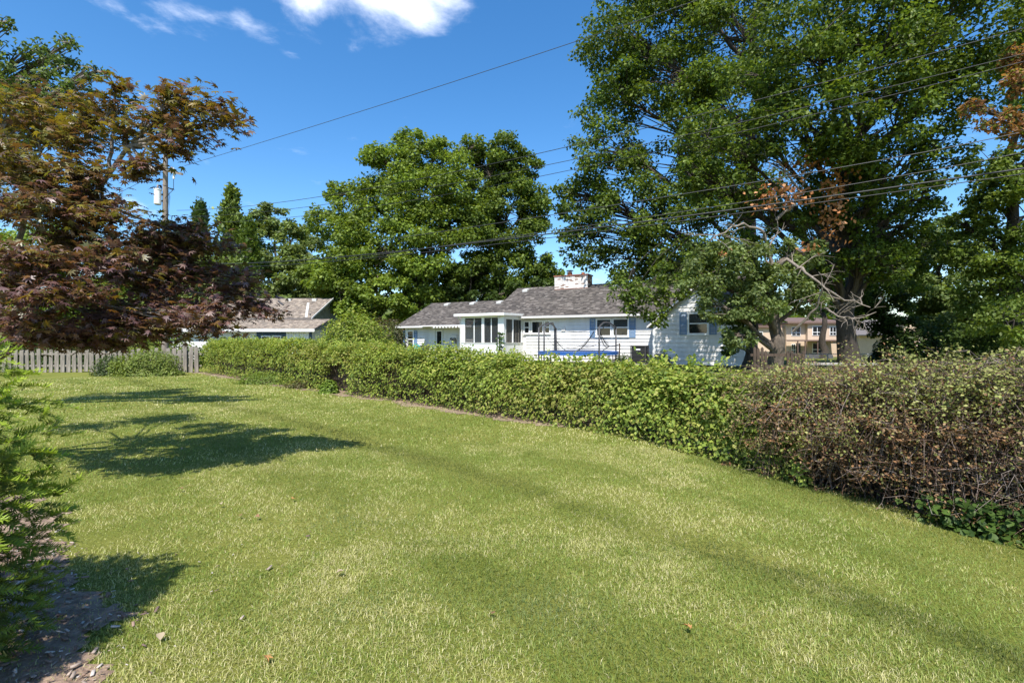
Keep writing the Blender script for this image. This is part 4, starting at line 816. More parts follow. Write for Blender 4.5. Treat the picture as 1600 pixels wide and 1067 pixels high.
    # the leaves that show largest are leaves of their own
    dist = np.linalg.norm(P-np.array([0, 0, EYE]), axis=1); inv = (sx > 5) & (sx < 450) & (sy > 100); key = np.where(inv, size/dist, 0); sel = np.argsort(-key)[:300]; rest = np.ones(n, bool); rest[sel] = False
    o = leaves('crown', P[rest]-base, Nn[rest], D[rest], size[rest], col[rest], T_STAR, M['maple'], root); tag(o, kind='stuff')
    protos = []
    for c in (np.array([(.085,.042,.042), (.065,.034,.036), (.12,.065,.024), (.16,.075,.02), (.21,.15,.022), (.12,.065,.055)])):
        me_o = np_mesh('leaf', T_MAPLE[0], T_MAPLE[1], M['maple'], np.tile(c, (len(T_MAPLE[0]), 1))); protos.append((c, me_o.data)); bpy.data.objects.remove(me_o)
    Nu = nrm(Nn); Dd = nrm(D-(D*Nu).sum(1, keepdims=True)*Nu); Bb = np.cross(Nu, Dd)
    for i in sel:
        k = min(range(6), key=lambda j: np.abs(protos[j][0]-col[i]).sum())
        o = bpy.data.objects.new('leaf', protos[k][1]); C.objects.link(o); o.parent = root
        s = size[i]; m = Matrix([[*(Dd[i][a]*s, Bb[i][a]*s, Nu[i][a]*s), P[i][a]-base[a]] for a in range(3)]+[[0, 0, 0, 1]]); o.matrix_local = m
make_maple()

# ------------------------------------------------------------------ yews
def yew_template():
    V, F, c = [], [], []; n = 13; rr = random.Random(9)
    for i in range(n):
        t = (i+.4)/n; zc = .10*t-.16*t*t
        for s in (-1, 1, 0):
            if s == 0 and i % 2: continue
            ln = .25*(1-.45*t**2)*rr.uniform(.75, 1.15); bx = t*.95; w = .036; k = len(V); a = rr.uniform(-.04, .06); up = rr.uniform(-.02, .10) if s else .17
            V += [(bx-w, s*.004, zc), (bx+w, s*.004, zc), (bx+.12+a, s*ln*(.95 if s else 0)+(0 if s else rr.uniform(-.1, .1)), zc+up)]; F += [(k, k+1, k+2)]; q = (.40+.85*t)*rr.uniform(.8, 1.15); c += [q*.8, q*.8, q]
    k = len(V); V += [(0, .012, 0), (0, -.012, 0), (1, .0, -.06)]; F += [(k, k+1, k+2)]; c += [.5, .5, 1]
    return (np.array(V), np.array(F)), np.array(c)
T_YEW, C_YEW = yew_template()
def yew(label, cx_, cy_, rx, ry, rz_, zc, seed, n):
    r = np.random.default_rng(seed); base = np.array([cx_, cy_, 0.]); root = empty('yew_shrub', base); tag(root, label, 'shrub')
    d = rdir(n, r); d[:, 2] = np.where(d[:, 2] < -.75, -d[:, 2], d[:, 2]); th = np.arctan2(d[:, 1], d[:, 0])
    lump = .78+.42*fbm(th*2.2+seed, d[:, 2]*2.4+7); u = 1-.30*r.random(n)**2.0; dn = d/((d**4).sum(1, keepdims=True)**.25)
    P = dn*np.array([rx, ry, rz_])*(lump*u)[:, None]+np.array([0, 0, zc]); P[:, 2] = np.maximum(P[:, 2], .06)
    D = d*np.array([1, 1, .6])+np.array([0, 0, .32])+r.normal(size=(n, 3))*.55; Nn = np.array([0, 0, 1.])+d*.45+r.normal(size=(n, 3))*.6
    out = np.clip((u-.76)/.22, 0, 1)*np.clip(.45+.75*(dn[:, 2]+.35), .15, 1)  # lime tips outside; lit top and self-shaded lower part put into the colour
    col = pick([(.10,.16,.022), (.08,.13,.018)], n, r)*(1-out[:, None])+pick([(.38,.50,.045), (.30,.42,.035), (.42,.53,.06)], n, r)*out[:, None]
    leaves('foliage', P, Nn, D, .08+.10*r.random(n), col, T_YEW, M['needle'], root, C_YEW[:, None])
    T = Tubes()
    for k in range(60):
        i = r.integers(n); p = P[i]*np.array([.85, .85, .9]); T.add(bez((0, 0, 0), np.array([p[0]*.35, p[1]*.35, p[2]*.6]), p, 6), np.linspace(.02, .005, 6), 5, (.10,.06,.04))
    T.build('stems', M['twig'], root)
yew('bright green yew shrub at the left edge, lime new tips, top coloured as sunlit', -3.24, 2.1, .74, .72, .84, .86, 71, 4600)

# ------------------------------------------------------------------ vine covered fence (hedge)
HDIR = np.array([-.70711, .70711]); HN = np.array([.70711, .70711])
def on_hedge(s, e): return np.array([2.2, 8.0])+HDIR*s+HN*(e-float(bend(s)))     # s = metres to the left along the hedge
def HTOP(s): return np.interp(8.5+.707*np.asarray(s, float), [7.2, 7.6, 8.03, 8.87, 9.9, 11.5, 12.9, 14.7, 18.5, 23.6, 26], [1.46, 1.44, 1.39, 1.35, 1.34, 1.42, 1.49, 1.58, 1.74, 1.74, 1.7])
PAL_V = [(.22,.285,.044), (.165,.225,.036), (.27,.325,.06), (.115,.17,.030), (.32,.33,.08)]
def make_hedge():
    r = np.random.default_rng(81); root = empty('vine_hedge', (*on_hedge(10, .7), 0)); base = np.array([*on_hedge(10, .7), 0]); tag(root, 'long vine covered fence line between the lawn and the white house', 'hedge')
    n = 124000; s = -2.3+(24.6+2.3)*r.random(n)**1.15; th = r.random(n)*PI*1.0            # 0 front foot .. pi back foot
    q = .5+.5*fbm(s*.9, th*1.6+3)*1.0; bulge = .55+.95*fbm(s*.75+20, th*1.3); fine = fbm(s*3.1, th*4+50)
    half = .54*(1-.25*smooth(17, 24, s))*(.45+.80*bulge)+.38*(fine-.5); top = HTOP(s)-.10+.30*(fbm(s*.9, s*0+1)-.5)+.30*(fine-.5)
    dep = r.random(n)**1.6*.55
    cx_ = np.cos(th); sx_ = np.sin(th); ex = .66
    ee = .72-np.sign(cx_)*np.abs(cx_)**ex*half*(1-dep); zz = np.abs(sx_)**ex*top*(1-.35*dep)
    foot = (np.abs(cx_) > .97); zz = np.where(foot, r.random(n)*.5, zz)
    zz += .05*r.normal(size=n)
    # the gap low down where the old boards show, and dark hollows along the foot
    gap = np.exp(-((s-11.0)/.62)**2)*(ee < .62)*(zz < .85+.15*r.random(n)); holl = (fbm(s*1.9+70, zz*2.6) > .61)*(zz < 1.15)*(ee < .7)*(r.random(n) < .75)
    ok = (gap < .4) & ~holl & (zz > .02); s, ee, zz, cx_, sx_, dep = (a[ok] for a in (s, ee, zz, cx_, sx_, dep)); n = len(s)
    xy = np.array([2.2, 8.0])+HDIR*s[:, None]+HN*(ee-bend(s))[:, None]; P = np.column_stack([xy, zz+gz(xy[:, 0], xy[:, 1])*(zz < 3)])
    onrm = np.column_stack([-HN[0]*cx_, -HN[1]*cx_, sx_]); Nn = onrm+np.array([0, 0, .55])+r.normal(size=(n, 3))*.45; D = rdir(n, r)-np.array([0, 0, .6])+onrm*.3
    col = pick(PAL_V, n, r)*(.72+.56*fbm(s*1.3, zz*2+9))[:, None]
    yel = (fbm(s*.5+40, zz*.9) > .60) & (r.random(n) < .35); col[yel] = pick([(.26,.27,.06), (.30,.28,.09)], int(yel.sum()), r)
    leaves('foliage', P-base, Nn, D, .050+.046*r.random(n)**1.5, col, T_OVAL, M['leaf'], root)
    # sprays that stick out of the top
    sp = []; 
    for k in range(330):
        s0 = r.uniform(-1, 24.3); e0 = .72+r.normal()*.25; h = r.uniform(.06, .22)*(1+.8*r.random()); m = 16; t = r.random(m)
        xy = on_hedge(s0, e0); lean = r.normal(size=2)*.12
        sp.append(np.column_stack([xy[0]+lean[0]*t+.03*r.normal(size=m), xy[1]+lean[1]*t+.03*r.normal(size=m), float(HTOP(s0))-.20+h*t+.02*r.normal(size=m)]))
    sp = np.vstack(sp); m = len(sp); leaves('sprays', sp-base, rdir(m, r)+np.array([0, -.3, .8]), rdir(m, r), .055+.04*r.random(m), pick(PAL_V, m, r)*1.15, T_OVAL, M['leaf'], root)
    T = Tubes()
    for k in range(420):
        s0 = r.uniform(-1.2, 24.3); e0 = .55+.3*r.random(); p0 = np.append(on_hedge(s0, e0), 0); p1 = np.append(on_hedge(s0+r.normal()*.6, e0+r.normal()*.2), r.uniform(.6, 1.25)); p0[2] = gz(p0[0], p0[1])
        T.add(bez(p0, (p0+p1)/2+r.normal(size=3)*.15, p1, 6)-base, np.linspace(.014, .005, 6), 4, (.10,.075,.05))
    T.build('stems', M['twig'], root)
make_hedge()
def old_fence():
    dv = HDIR-.056*HN; f = empty('old_board_fence', (*on_hedge(11, .62), 0), math.atan2(dv[1], dv[0])); tag(f, 'old dark board fence showing through a gap low in the vine hedge', 'fence')
    MB().box(-6.2, 13, .03, .07, .35, .44).build('rail', M['darkwood'], f); MB().box(-6.2, 13, .03, .07, 1.0, 1.09).build('rail', M['darkwood'], f)
    me = None
    for i in range(-35, 74):
        x = i*.175
        if me is None: p = MB().prism([(-.075, 0, -.05), (.075, 0, -.05), (.075, 0, 1.12), (.0, 0, 1.2), (-.075, 0, 1.12)], (0, -.025, 0)).build('picket', M['darkwood'], f); me = p.data
        else: p = link(bpy.data.objects.new('picket', me), f)
        p.location = (x, 0, -.02+random.uniform(-.03, .02)); p.rotation_euler = (0, random.uniform(-.03, .03), 0)
old_fence()
def small_bush(name, label, c, R, n, leaf, pal, seed, tmpl=None, group=None, stems=10):
    r = np.random.default_rng(seed); base = np.array([c[0], c[1], float(gz(c[0], c[1]))]); root = empty(name, base); tag(root, label, 'shrub', group)
    d = rdir(n, r); d[:, 2] = np.abs(d[:, 2]); th = np.arctan2(d[:, 1], d[:, 0]); lump = .70+.55*fbm(th*2.5+seed, d[:, 2]*3+2); u = 1-.5*r.random(n)**1.5
    P = d*np.array(R)*(lump*u)[:, None]; Nn = d+np.array([0, 0, .6])+r.normal(size=(n, 3))*.5
    col = pick(pal, n, r)*(.75+.5*fbm(th*5, d[:, 2]*5))[:, None]
    leaves('foliage', P, Nn, d+rdir(n, r)-np.array([0, 0, .4]), leaf*(.7+.6*r.random(n)), col, tmpl or T_OVAL, M['leaf'], root)
    T = Tubes()
    for k in range(stems):
        p = P[r.integers(n)]*.85; T.add(bez((0, 0, 0), (p[0]*.4, p[1]*.4, p[2]*.7), p, 5), np.linspace(.02, .006, 5), 4, (.12,.085,.055))
    T.build('stems', M['twig'], root); return root
small_bush('rounded_shrub', 'rounded bright green shrub in front of the weathered fence at far left', W(232, 575, 22.8)[:2], (1.75, .9, 1.25), 9500, .085, [(.17,.22,.045), (.13,.18,.035), (.21,.25,.06)], 91)
small_bush('rounded_shrub', 'small dark shrub left of the rounded shrub by the weathered fence', W(172, 580, 22.9)[:2], (.75, .6, .95), 3000, .075, [(.06,.09,.03), (.08,.11,.035)], 92)
small_bush('vine_mound', 'tall vine draped mound behind the hedge between the two houses', W(555, 530, 25)[:2], (2.3, 1.4, 2.9), 12000, .12, PAL_V, 93)
small_bush('background_shrub', 'grey green shrub left of the garage window', W(614, 530, 31)[:2], (1.0, .9, 2.35), 5000, .13, [(.10,.12,.05), (.08,.10,.04), (.12,.10,.06)], 94)
small_bush('background_shrub', 'dull reddish shrub in shade at the gap between the houses', W(600, 530, 37)[:2], (2.6, 1.2, 2.9), 6000, .18, [(.11,.085,.06), (.08,.085,.04), (.13,.11,.08)], 95)
for px_b, Yb, R_, lb, sd in ((60, 28, (2.6, 1.2, 2.5), 'dark shrub behind the left end of the weathered fence', 301), (150, 28.5, (2.2, 1.2, 2.3), 'dark shrub behind the middle of the weathered fence', 302), (255, 28.5, (2.4, 1.2, 2.2), 'leafy shrub behind the right end of the weathered fence, left of the tan roofed house', 303), (345, 30, (1.6, 1.0, 1.7), 'leafy shrub against the white wall of the tan roofed house', 304),
        (1455, 23, (2.0, 1.2, 2.2), 'dark underbrush shrub behind the thicket below the woodland tree', 305), (1545, 20, (2.2, 1.2, 2.3), 'dark underbrush shrub behind the thicket near the right edge', 306), (1400, 25, (1.2, .9, 1.5), 'dark underbrush shrub right of the lumber pile', 307)):
    small_bush('background_shrub', lb, W(px_b, 530, Yb)[:2], R_, 4500, .15, G_DARK if px_b > 400 or px_b < 200 else G_MID, sd)
small_bush('foundation_shrub', 'low dark shrub beside the air conditioner', W(972, 560, 24)[:2], (.55, .5, .62), 1600, .07, [(.06,.09,.03), (.05,.075,.025)], 96)
small_bush('foundation_shrub', 'leafy weed clump right of the air conditioner by the gable corner', W(1032, 560, 23.3)[:2], (.6, .4, .75), 1500, .08, [(.09,.13,.03), (.07,.10,.025)], 97)
small_bush('weed_clump', 'bright weed clump at the foot of the hedge below the board gap', on_hedge(10.8, -.12), (.32, .28, .42), 900, .075, [(.17,.25,.04), (.14,.21,.035)], 98, T_BROAD, stems=6)
small_bush('weed_clump', 'sprawling low weeds at the hedge foot near the far left end', on_hedge(15.6, .05), (1.5, .5, .45), 2600, .065, [(.13,.19,.035), (.16,.22,.045)], 99, stems=8)
small_bush('weed_clump', 'reddish low weeds at the hedge foot left of the board gap', on_hedge(12.9, .08), (.8, .3, .35), 1000, .06, [(.12,.09,.04), (.11,.13,.04)], 100, stems=8)

# ------------------------------------------------------------------ brown thicket at the right
def make_thicket():
    r = np.random.default_rng(101); base = np.array([*on_hedge(-3.5, 1.0), -.3]); root = empty('brown_thicket', base); tag(root, 'sprawling half dead thicket with brown twigs and small olive leaves at right', 'shrub')
    T = Tubes(); tips = []; tz = []
    def env(s): return np.interp(11.6/2+(8.0-11.6/2+.5)+.707*s, [3, 5.2, 5.65, 6.04, 6.5, 7.0, 7.6, 8.3], [1.64, 1.62, 1.58, 1.52, 1.44, 1.33, 1.32, 1.36])
    def shoot(q, r0, cc, nt, ln0, ln1):
        T.add(q-base, np.linspace(r0, .0024, len(q)), 3, cc)
        for j in range(nt):
            i = r.integers(len(q)//2, len(q)); d = rdir(1, r)[0]; d[2] = d[2]*.5+.05; d[:2] -= HN*.35; ln = r.uniform(ln0, ln1); e = q[i]+d*ln
            T.add(np.array([q[i], q[i]+d*ln*.5+r.normal(size=3)*.02, e])-base, [.004, .003, .0018], 3, cc); tips.append((q[i], e))
    BC = [(.17,.12,.09), (.12,.08,.058), (.21,.165,.14), (.16,.09,.058)]
    for k in range(1500):       # upright stems that arch over
        s0 = r.uniform(-10.5, -1.75); e0 = .45+1.1*r.random(); x0 = on_hedge(s0, e0); g = float(gz(*x0)); top = (float(env(s0))+.34*(float(fbm(s0*1.3+40, e0*1.3))-.5))*r.uniform(.74, 1.02)
        fw = r.normal()*.35-.55*r.random(); ds = r.normal()*.55
        p0 = np.array([*x0, g]); apex = np.array([*(x0+HDIR*ds*.4+HN*fw*.4), top+.1]); end = np.array([*on_hedge(s0+ds, np.clip(e0+fw, -.12+.2*r.random(), 2.3)), top*r.uniform(.72, 1.0)])
        q = bez(p0, apex, end, 6); q[2:] += r.normal(size=(4, 3))*.035; shoot(q, .009, np.array(BC[r.integers(4)])*.75, 3, .10, .34)
    for k in range(2200):       # drooping shoots that clothe the front down to the grass
        s0 = r.uniform(-10.5, -1.6); e0 = .55+.25*r.random(); hi = float(env(s0))*r.uniform(.45, .95); x0 = on_hedge(s0, e0); zt = (-.18+1.12*r.random()**1.35)*float(env(s0)); ds = r.normal()*.35
        bul = .55+.36*math.sin(PI*np.clip(zt/1.5, 0, 1)); e1 = e0-bul*r.uniform(.6, 1.12)+.85*(float(fbm(s0*1.2, zt*1.9+3))-.5); 
        p0 = np.array([*x0, hi]); end = np.array([*on_hedge(s0+ds, e1), max(zt, float(gz(*on_hedge(s0+ds, e1)))+.06)]); mid = (p0+end)/2+np.append(-HN*.18, .10+.2*r.random())
        q = bez(p0, mid, end, 5); q[2:] += r.normal(size=(3, 3))*.03; shoot(q, .006, np.array(BC[r.integers(4)]), 3, .08, .30)
    tag(T.build('twigs', M['twig'], root), kind='stuff')
    # a mat of bare grey twigs low in the middle
    T2 = Tubes()
    for k in range(520):
        s0 = -4.6+r.normal()*.9; p = np.array([*on_hedge(s0, .02+.35*r.random()), .25+.38*r.normal()*.6]); d = rdir(1, r)[0]*np.array([1, 1, .5]); ln = r.uniform(.2, .6)
        T2.add(np.array([p, p+d*ln*.5+r.normal(size=3)*.04, p+d*ln+r.normal(size=3)*.07])-base, [.004, .003, .0015], 3, np.array([(.30,.25,.22), (.28,.22,.19), (.24,.15,.11)][r.integers(3)]))
    tag(T2.build('dead_twigs', M['twig'], root), kind='stuff')
    tips = np.array(tips); n = 124000; i = r.integers(len(tips), size=n); t = r.random((n, 1)); P = tips[i, 0]*(1-t)+tips[i, 1]*t+r.normal(size=(n, 3))*.045
    s = -((P[:, :2]-np.array([2.2, 8.0]))@HDIR)*-1; e = (P[:, :2]-np.array([2.2, 8.0]))@HN
    hz = P[:, 2]
    dens = np.clip(.62+.5*smooth(.1, 1.0, hz+.5*(fbm(s*.9, hz*2)-.5)), 0, 1); dens *= 1-.75*np.exp(-(((s+4.6)/1.0)**2+((hz-.35)/.35)**2))*(e < .6)
    keep = (r.random(n) < dens) & (hz > -.3); P, s, hz = P[keep], s[keep], hz[keep]; n = len(P)
    br = np.clip(.62-.40*hz/1.4+2.2*(fbm(s*1.1+5, hz*1.8+3)-.5), .08, .9); isb = r.random(n) < br
    col = pick([(.185,.205,.055), (.215,.23,.07), (.16,.18,.05), (.25,.25,.09)], n, r)*(.85+.65*fbm(s*2.3+60, hz*3))[:, None]; col[isb] = pick([(.29,.16,.075), (.24,.125,.058), (.30,.20,.11), (.19,.115,.06), (.24,.19,.09)], int(isb.sum()), r)
    leaves('foliage', P-base, rdir(n, r)+np.array([0, -.2, .9]), rdir(n, r), .024+.024*r.random(n), col, T_OVAL, M['dry'], root)
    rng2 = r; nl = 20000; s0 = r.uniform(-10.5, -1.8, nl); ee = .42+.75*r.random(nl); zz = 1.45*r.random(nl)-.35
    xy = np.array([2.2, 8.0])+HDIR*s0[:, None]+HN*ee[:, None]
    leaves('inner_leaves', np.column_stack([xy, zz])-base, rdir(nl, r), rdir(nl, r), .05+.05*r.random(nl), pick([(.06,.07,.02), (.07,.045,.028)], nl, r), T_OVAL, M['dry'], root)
make_thicket()
def broad_plants():
    r = np.random.default_rng(111)
    for k, (sc, w, n, hh, lb) in enumerate(((-5.3, .75, 900, .40, 'broad dark leaved plants under the thicket at the right edge'), (-3.9, .42, 380, .34, 'broad leaved weeds under the middle of the thicket'), (-2.9, .5, 380, .26, 'dark leafy weeds under the left part of the thicket'), (-6.9, .8, 300, .40, 'broad leaved weeds under the thicket beyond the right edge'))):
        if k in (2, 3): continue
        c = on_hedge(sc, -.02); b = np.array([*c, float(gz(*c))]); root = empty('broad_leaved_weeds', b); tag(root, lb, 'weeds', 'weeds under the thicket')
        s = r.normal(size=n)*w*.5; e = -.10+.32*r.random(n); xy = HDIR*s[:, None]+HN*e[:, None]; P = np.column_stack([xy, .03+hh*r.random(n)])
        leaves('foliage', P, rdir(n, r)*.7+np.array([-.3, -.3, .9]), rdir(n, r)-np.array([.4, .4, .3]), .045+.05*r.random(n), pick([(.06,.105,.02), (.08,.135,.028), (.04,.075,.018)], n, r), T_BROAD, M['leaf'], root)
broad_plants()

# ------------------------------------------------------------------ fences
def weathered_fence():
    Y = 24.9; x0 = W(-30, 0, Y)[0]; f = empty('weathered_fence', (x0, Y, 0)); tag(f, 'weathered grey wooden picket fence at the far end of the lawn', 'fence')
    x1 = W(312, 0, Y)[0]; n = int((x1-x0)/.30); me = []
    for k in range(3):
        h = (1.22, 1.19, 1.25)[k]; o = MB().prism([(-.1, 0, .02), (.1, 0, .02), (.1, 0, h-.04), (.06, 0, h), (-.06, 0, h), (-.1, 0, h-.04)], (0, -.03, 0)).build('picket', M['weathered'], f); me.append(o.data); o.location = (k*.30, 0, 0)
    for i in range(3, n+1):
        x = i*.30; o = link(bpy.data.objects.new('picket', me[i % 3]), f); o.location = (x, -.06 if x > x1-x0-.95 else 0, random.uniform(-.05, .04)); o.rotation_euler = (random.uniform(-.03, .03), random.uniform(-.035, .035), 0); o.scale = (random.uniform(.8, 1.05), 1, random.uniform(.93, 1.04))
        if x > x1-x0-.95: o.scale = (1, 1, 1.1)
    for z in (.3, .9): MB().box(-.2, x1-x0+.1, .003, .045, z, z+.09).build('rail', M['weathered'], f)
    for i in range(0, 6): MB().box(i*2.1-.05, i*2.1+.05, .048, .14, -.2, 1.15).build('post', M['weathered'], f)
weathered_fence()
def dark_fence():
    Y = 16.5; p = W(1180, 0, Y); f = empty('dark_picket_fence', (p[0], Y, float(gz(p[0], Y)))); tag(f, 'short dark brown picket fence around the half dead tree behind the thicket', 'fence')
    b = float(gz(p[0], Y)); xs_ = [1179, 1184.5, 1190.5, 1196, 1231, 1237, 1243, 1249, 1255]
    me = None
    for q in xs_:
        x = (q-CX)/FPX*Y-p[0]; top = EYE-(543+random.uniform(-2, 5)+(0 if q < 1200 else 5)-HY)/FPX*Y-b
        if me is None: o = MB().prism([(-.045, 0, 0), (.045, 0, 0), (.045, 0, .95), (0, 0, 1), (-.045, 0, .95)], (0, -.03, 0)).build('picket', M['darkwood'], f); me = o.data
        else: o = link(bpy.data.objects.new('picket', me), f)
        o.location = (x, 0, 0); o.scale = (1, 1, top)
    MB().box(-.15, (1258-CX)/FPX*Y-p[0], .003, .05, .35, .45).build('rail', M['darkwood'], f); MB().box(-.15, (1258-CX)/FPX*Y-p[0], .003, .05, .75, .84).build('rail', M['darkwood'], f)
dark_fence()
def back_yard():
    Y = 30.0; p0 = W(1256, 553, Y); p1 = W(1440, 553, Y); g = float(gz(p0[0], Y)); f = empty('chain_link_fence', (p0[0], Y, g)); tag(f, 'low grey chain link fence behind the thick trunk', 'fence'); Lx = p1[0]-p0[0]; top = p0[2]-g+.02
    for i in range(6): MB().tube([(i*Lx/5, 0, -.1), (i*Lx/5, 0, top)], .03, 8).build('post', M['chain'], f)
    MB().tube([(0, 0, top-.02), (Lx, 0, top-.02)], .022, 6).build('top_rail', M['chain'], f)
    T = Tubes(); n = int(Lx/.12)
    for i in range(n):
        x = i*.12
        T.add([(x, 0, 0.03), (min(x+top, Lx), 0, top-.02)], .004, 3); T.add([(x, .008, top-.02), (min(x+top, Lx), .008, .03)], .004, 3)
    tag(T.build('mesh', M['chain'], f), kind='stuff')
    w = MB(); Yw = 33; q = W(1255, 0, Yw)[0]; w.box(0, W(1302, 0, Yw)[0]-q, 0, .3, -1, EYE-(554.5-HY)/FPX*Yw-0); o = w.build('low_wall', M['asphalt'], None, .02); o.location = (q, Yw, 0); tag(o, 'low dark grey wall in front of the beige building', 'wall')
    Ys = 20; o = MB().prism([(0, 0, 0), (2.6, -.5, 0), (2.7, -.1, 0), (.1, .4, 0)], (0, 0, .08)).build('concrete_kerb', M['concrete']); q = W(1258, 568, Ys); o.location = (q[0], Ys, EYE-(568-HY)/FPX*Ys-.05); tag(o, 'pale concrete edging just above the thicket, right of the dark picket fence', 'kerb')
    Yl = 26; q = W(1358, 555, Yl); g = float(gz(q[0], Yl)); f = empty('lumber_pile', (q[0], Yl, g)); tag(f, 'pile of leaning tan boards right of the thick trunk', 'lumber')
    for i in range(8):
        a = .85+.2*random.random(); x = -.5+i*.13; m = MB().box(-.05, .05, -.02, .02, 0, .95+.3*random.random()).build('board', M['lumber'], f); m.location = (x, i*.05, .02); m.rotation_euler = (random.uniform(-.1, .1), a+random.uniform(-.2, .3), 0)
back_yard()

# ------------------------------------------------------------------ trampoline, AC, patio things
def trampoline():
    cx_, cy_ = 3.39, 25.0; g = .34; t = empty('trampoline', (cx_, cy_, g)); tag(t, 'round blue edged trampoline with bent poles and torn black net', 'trampoline'); R = 1.98; zm = .74
    a = np.linspace(0, 2*PI, 33)
    def ring(r0, r1, z0, z1, name, m, seg=48):
        th = np.linspace(0, 2*PI, seg, endpoint=False); V = []; F = []
        for q in th: c, s = math.cos(q), math.sin(q); V += [(r0*c, r0*s, z0), (r1*c, r1*s, z0-.02), (r1*c, r1*s, z0-z1), (r0*c, r0*s, z0-z1+.02)]
        for i in range(seg):
            j = (i+1) % seg
            for k in range(4): l = (k+1) % 4; F.append((4*i+k, 4*i+l, 4*j+l, 4*j+k))
        b = MB(); b.add(V, F); return b.build(name, m, t)
    ring(1.72, 2.06, zm+.03, .05, 'safety_pad', M['blue']); ring(2.0, 2.07, zm-.021, .13, 'pad_skirt', M['blue'])
    V = [(0, 0, zm-.05)]+[(1.74*math.cos(q), 1.74*math.sin(q), zm+.0) for q in np.linspace(0, 2*PI, 40, endpoint=False)]
    b = MB(); b.add(V, [(0, i, i % 40+1) for i in range(1, 41)]); b.build('jumping_mat', M['black'], t)
    MB().tube([(R*math.cos(q), R*math.sin(q), zm-.09) for q in a], .03, 6).build('frame_ring', M['metal'], t)
    for q in np.arange(4)*PI/2+.5:
        w = .22; P = [(R*math.cos(q-w), R*math.sin(q-w), zm-.08), (R*math.cos(q-w), R*math.sin(q-w), .03), (R*math.cos(q+w), R*math.sin(q+w), .03), (R*math.cos(q+w), R*math.sin(q+w), zm-.08)]
        MB().tube(P, .025, 6).build('leg', M['metal'], t)
    def hoop(p0, p1, inn):
        p0 = np.array([*p0, 0.1]); p1 = np.array([*p1, .1]); h = 2.18
        m0 = p0+(p1-p0)*.12; m1 = p1+(p0-p1)*.12; cen = np.array([0, 0, 0]); pts = [p0, p0+np.array([0, 0, 1.0]), p0+np.array([0, 0, 1.86])]
        for f in (.0, .12, .3, .5, .7, .88, 1.):
            q = p0*(1-f)+p1*f; q = q*np.array([inn+(1-inn)*(abs(f-.5)*2), inn+(1-inn)*(abs(f-.5)*2), 1]); q[2] = 1.92+.28*(1-(abs(f-.5)*2)**2.2); pts.append(q)
        pts += [p1+np.array([0, 0, 1.86]), p1+np.array([0, 0, 1.0]), p1]
        MB().tube(pts, .042, 8).build('enclosure_hoop', M['metal'], t, shade=True)
    hoop((-2.02, -.15), (-.95, 1.85), .95); hoop((-1.8, -.9), (-1.05, 1.6), .9); hoop((.74, -1.95), (1.93, -.1), .95)
    MB().tube([(2.08, -.2, .1), (2.1, -.2, 1.15)], .035, 8).build('enclosure_pole', M['darkwood'], t)
    # torn net: sagging cords and a hanging panel
    T = Tubes()
    def sag(p, q, s, n=12, r_=.012):
        p, q = np.array(p), np.array(q); T.add(bez(p, (p+q)/2-np.array([0, 0, s]), q, n), r_, 4)
    sag((-.95, 1.6, 1.25), (.72, -.6, 1.75), 1.6, 14, .02); sag((-.95, 1.6, 1.2), (.3, .8, 1.05), .5); sag((-1.9, -.2, 1.9), (-1.3, -.6, 1.05), .1); sag((.74, -1.9, 1.85), (1.45, -.8, 1.0), .3, 10, .022); sag((.74, -1.9, 1.75), (1.4, -.8, .95), .5, 10, .02)
    sag((1.45, -.8, 1.0), (2.08, -.2, 1.12), .1, 8, .018); sag((1.45, -.8, 1.0), (1.0, -1.2, .75), -.05, 6, .018); sag((1.8, -.3, 1.9), (.8, -1.8, 1.7), -.5, 8, .02); sag((-.9, 1.7, 1.95), (.74, -1.8, 1.9), .35, 12, .007); sag((.3, .8, 1.05), (.74, -1.9, 1.2), .3)
    T.build('net_cords', M['black'], t)
    N_ = Tubes()
    def net(c00, c10, c11, c01, nu, nv):
        c00, c10, c11, c01 = map(np.array, (c00, c10, c11, c01)); bl = lambda u, v: (c00*(1-u)+c10*u)*(1-v)+(c01*(1-u)+c11*u)*v
        for i in range(nu+1): N_.add([bl(i/nu, v) for v in np.linspace(0, 1, 5)], .004, 3)
        for j in range(nv+1): N_.add([bl(u, j/nv) for u in np.linspace(0, 1, 5)], .004, 3)
    net((-1.35, -.6, .78), (-.95, .2, .78), (-.9, .3, 1.4), (-1.35, -.6, 1.5), 9, 14); net((.1, 1.0, .8), (.72, -.6, .8), (.74, -.8, 1.8), (.45, .5, 1.2), 12, 14); net((.8, -1.7, 1.1), (1.35, -.9, .95), (1.45, -.8, 1.15), (.76, -1.85, 1.7), 9, 10)
    tag(N_.build('net', M['black'], t), kind='stuff')
trampoline()
def ac_unit():
    p = W(999.5, 560, 24.6); g = .36; a = empty('air_conditioner', (p[0], 24.6, g), math.atan2(U[1], U[0])); tag(a, 'dark square air conditioner unit by the gable corner of the white house', 'air conditioner')
    MB().box(-.36, .36, -.34, .34, .05, .12).build('base_pan', M['concrete'], a); MB().box(-.33, .33, -.31, .31, .13, .96).build('core', M['black'], a); 
    for i in range(12): MB().box(-.36, .36, -.35, .35, .14+i*.066, .14+i*.066+.03).build('louvre', M['acmetal'], a)
    MB().box(-.38, .38, -.37, .37, .96, 1.03).build('top_cover', M['acmetal'], a, .015); MB().box(-.1, .12, -.365, -.352, .80, .86).build('name_plate', M['trim'], a)
    for sx_ in (-1, 1):
        for sy_ in (-1, 1): MB().box(sx_*.36-.02, sx_*.36+.02, sy_*.35-.02, sy_*.35+.02, .12, .96).build('corner_post', M['acmetal'], a)
ac_unit()
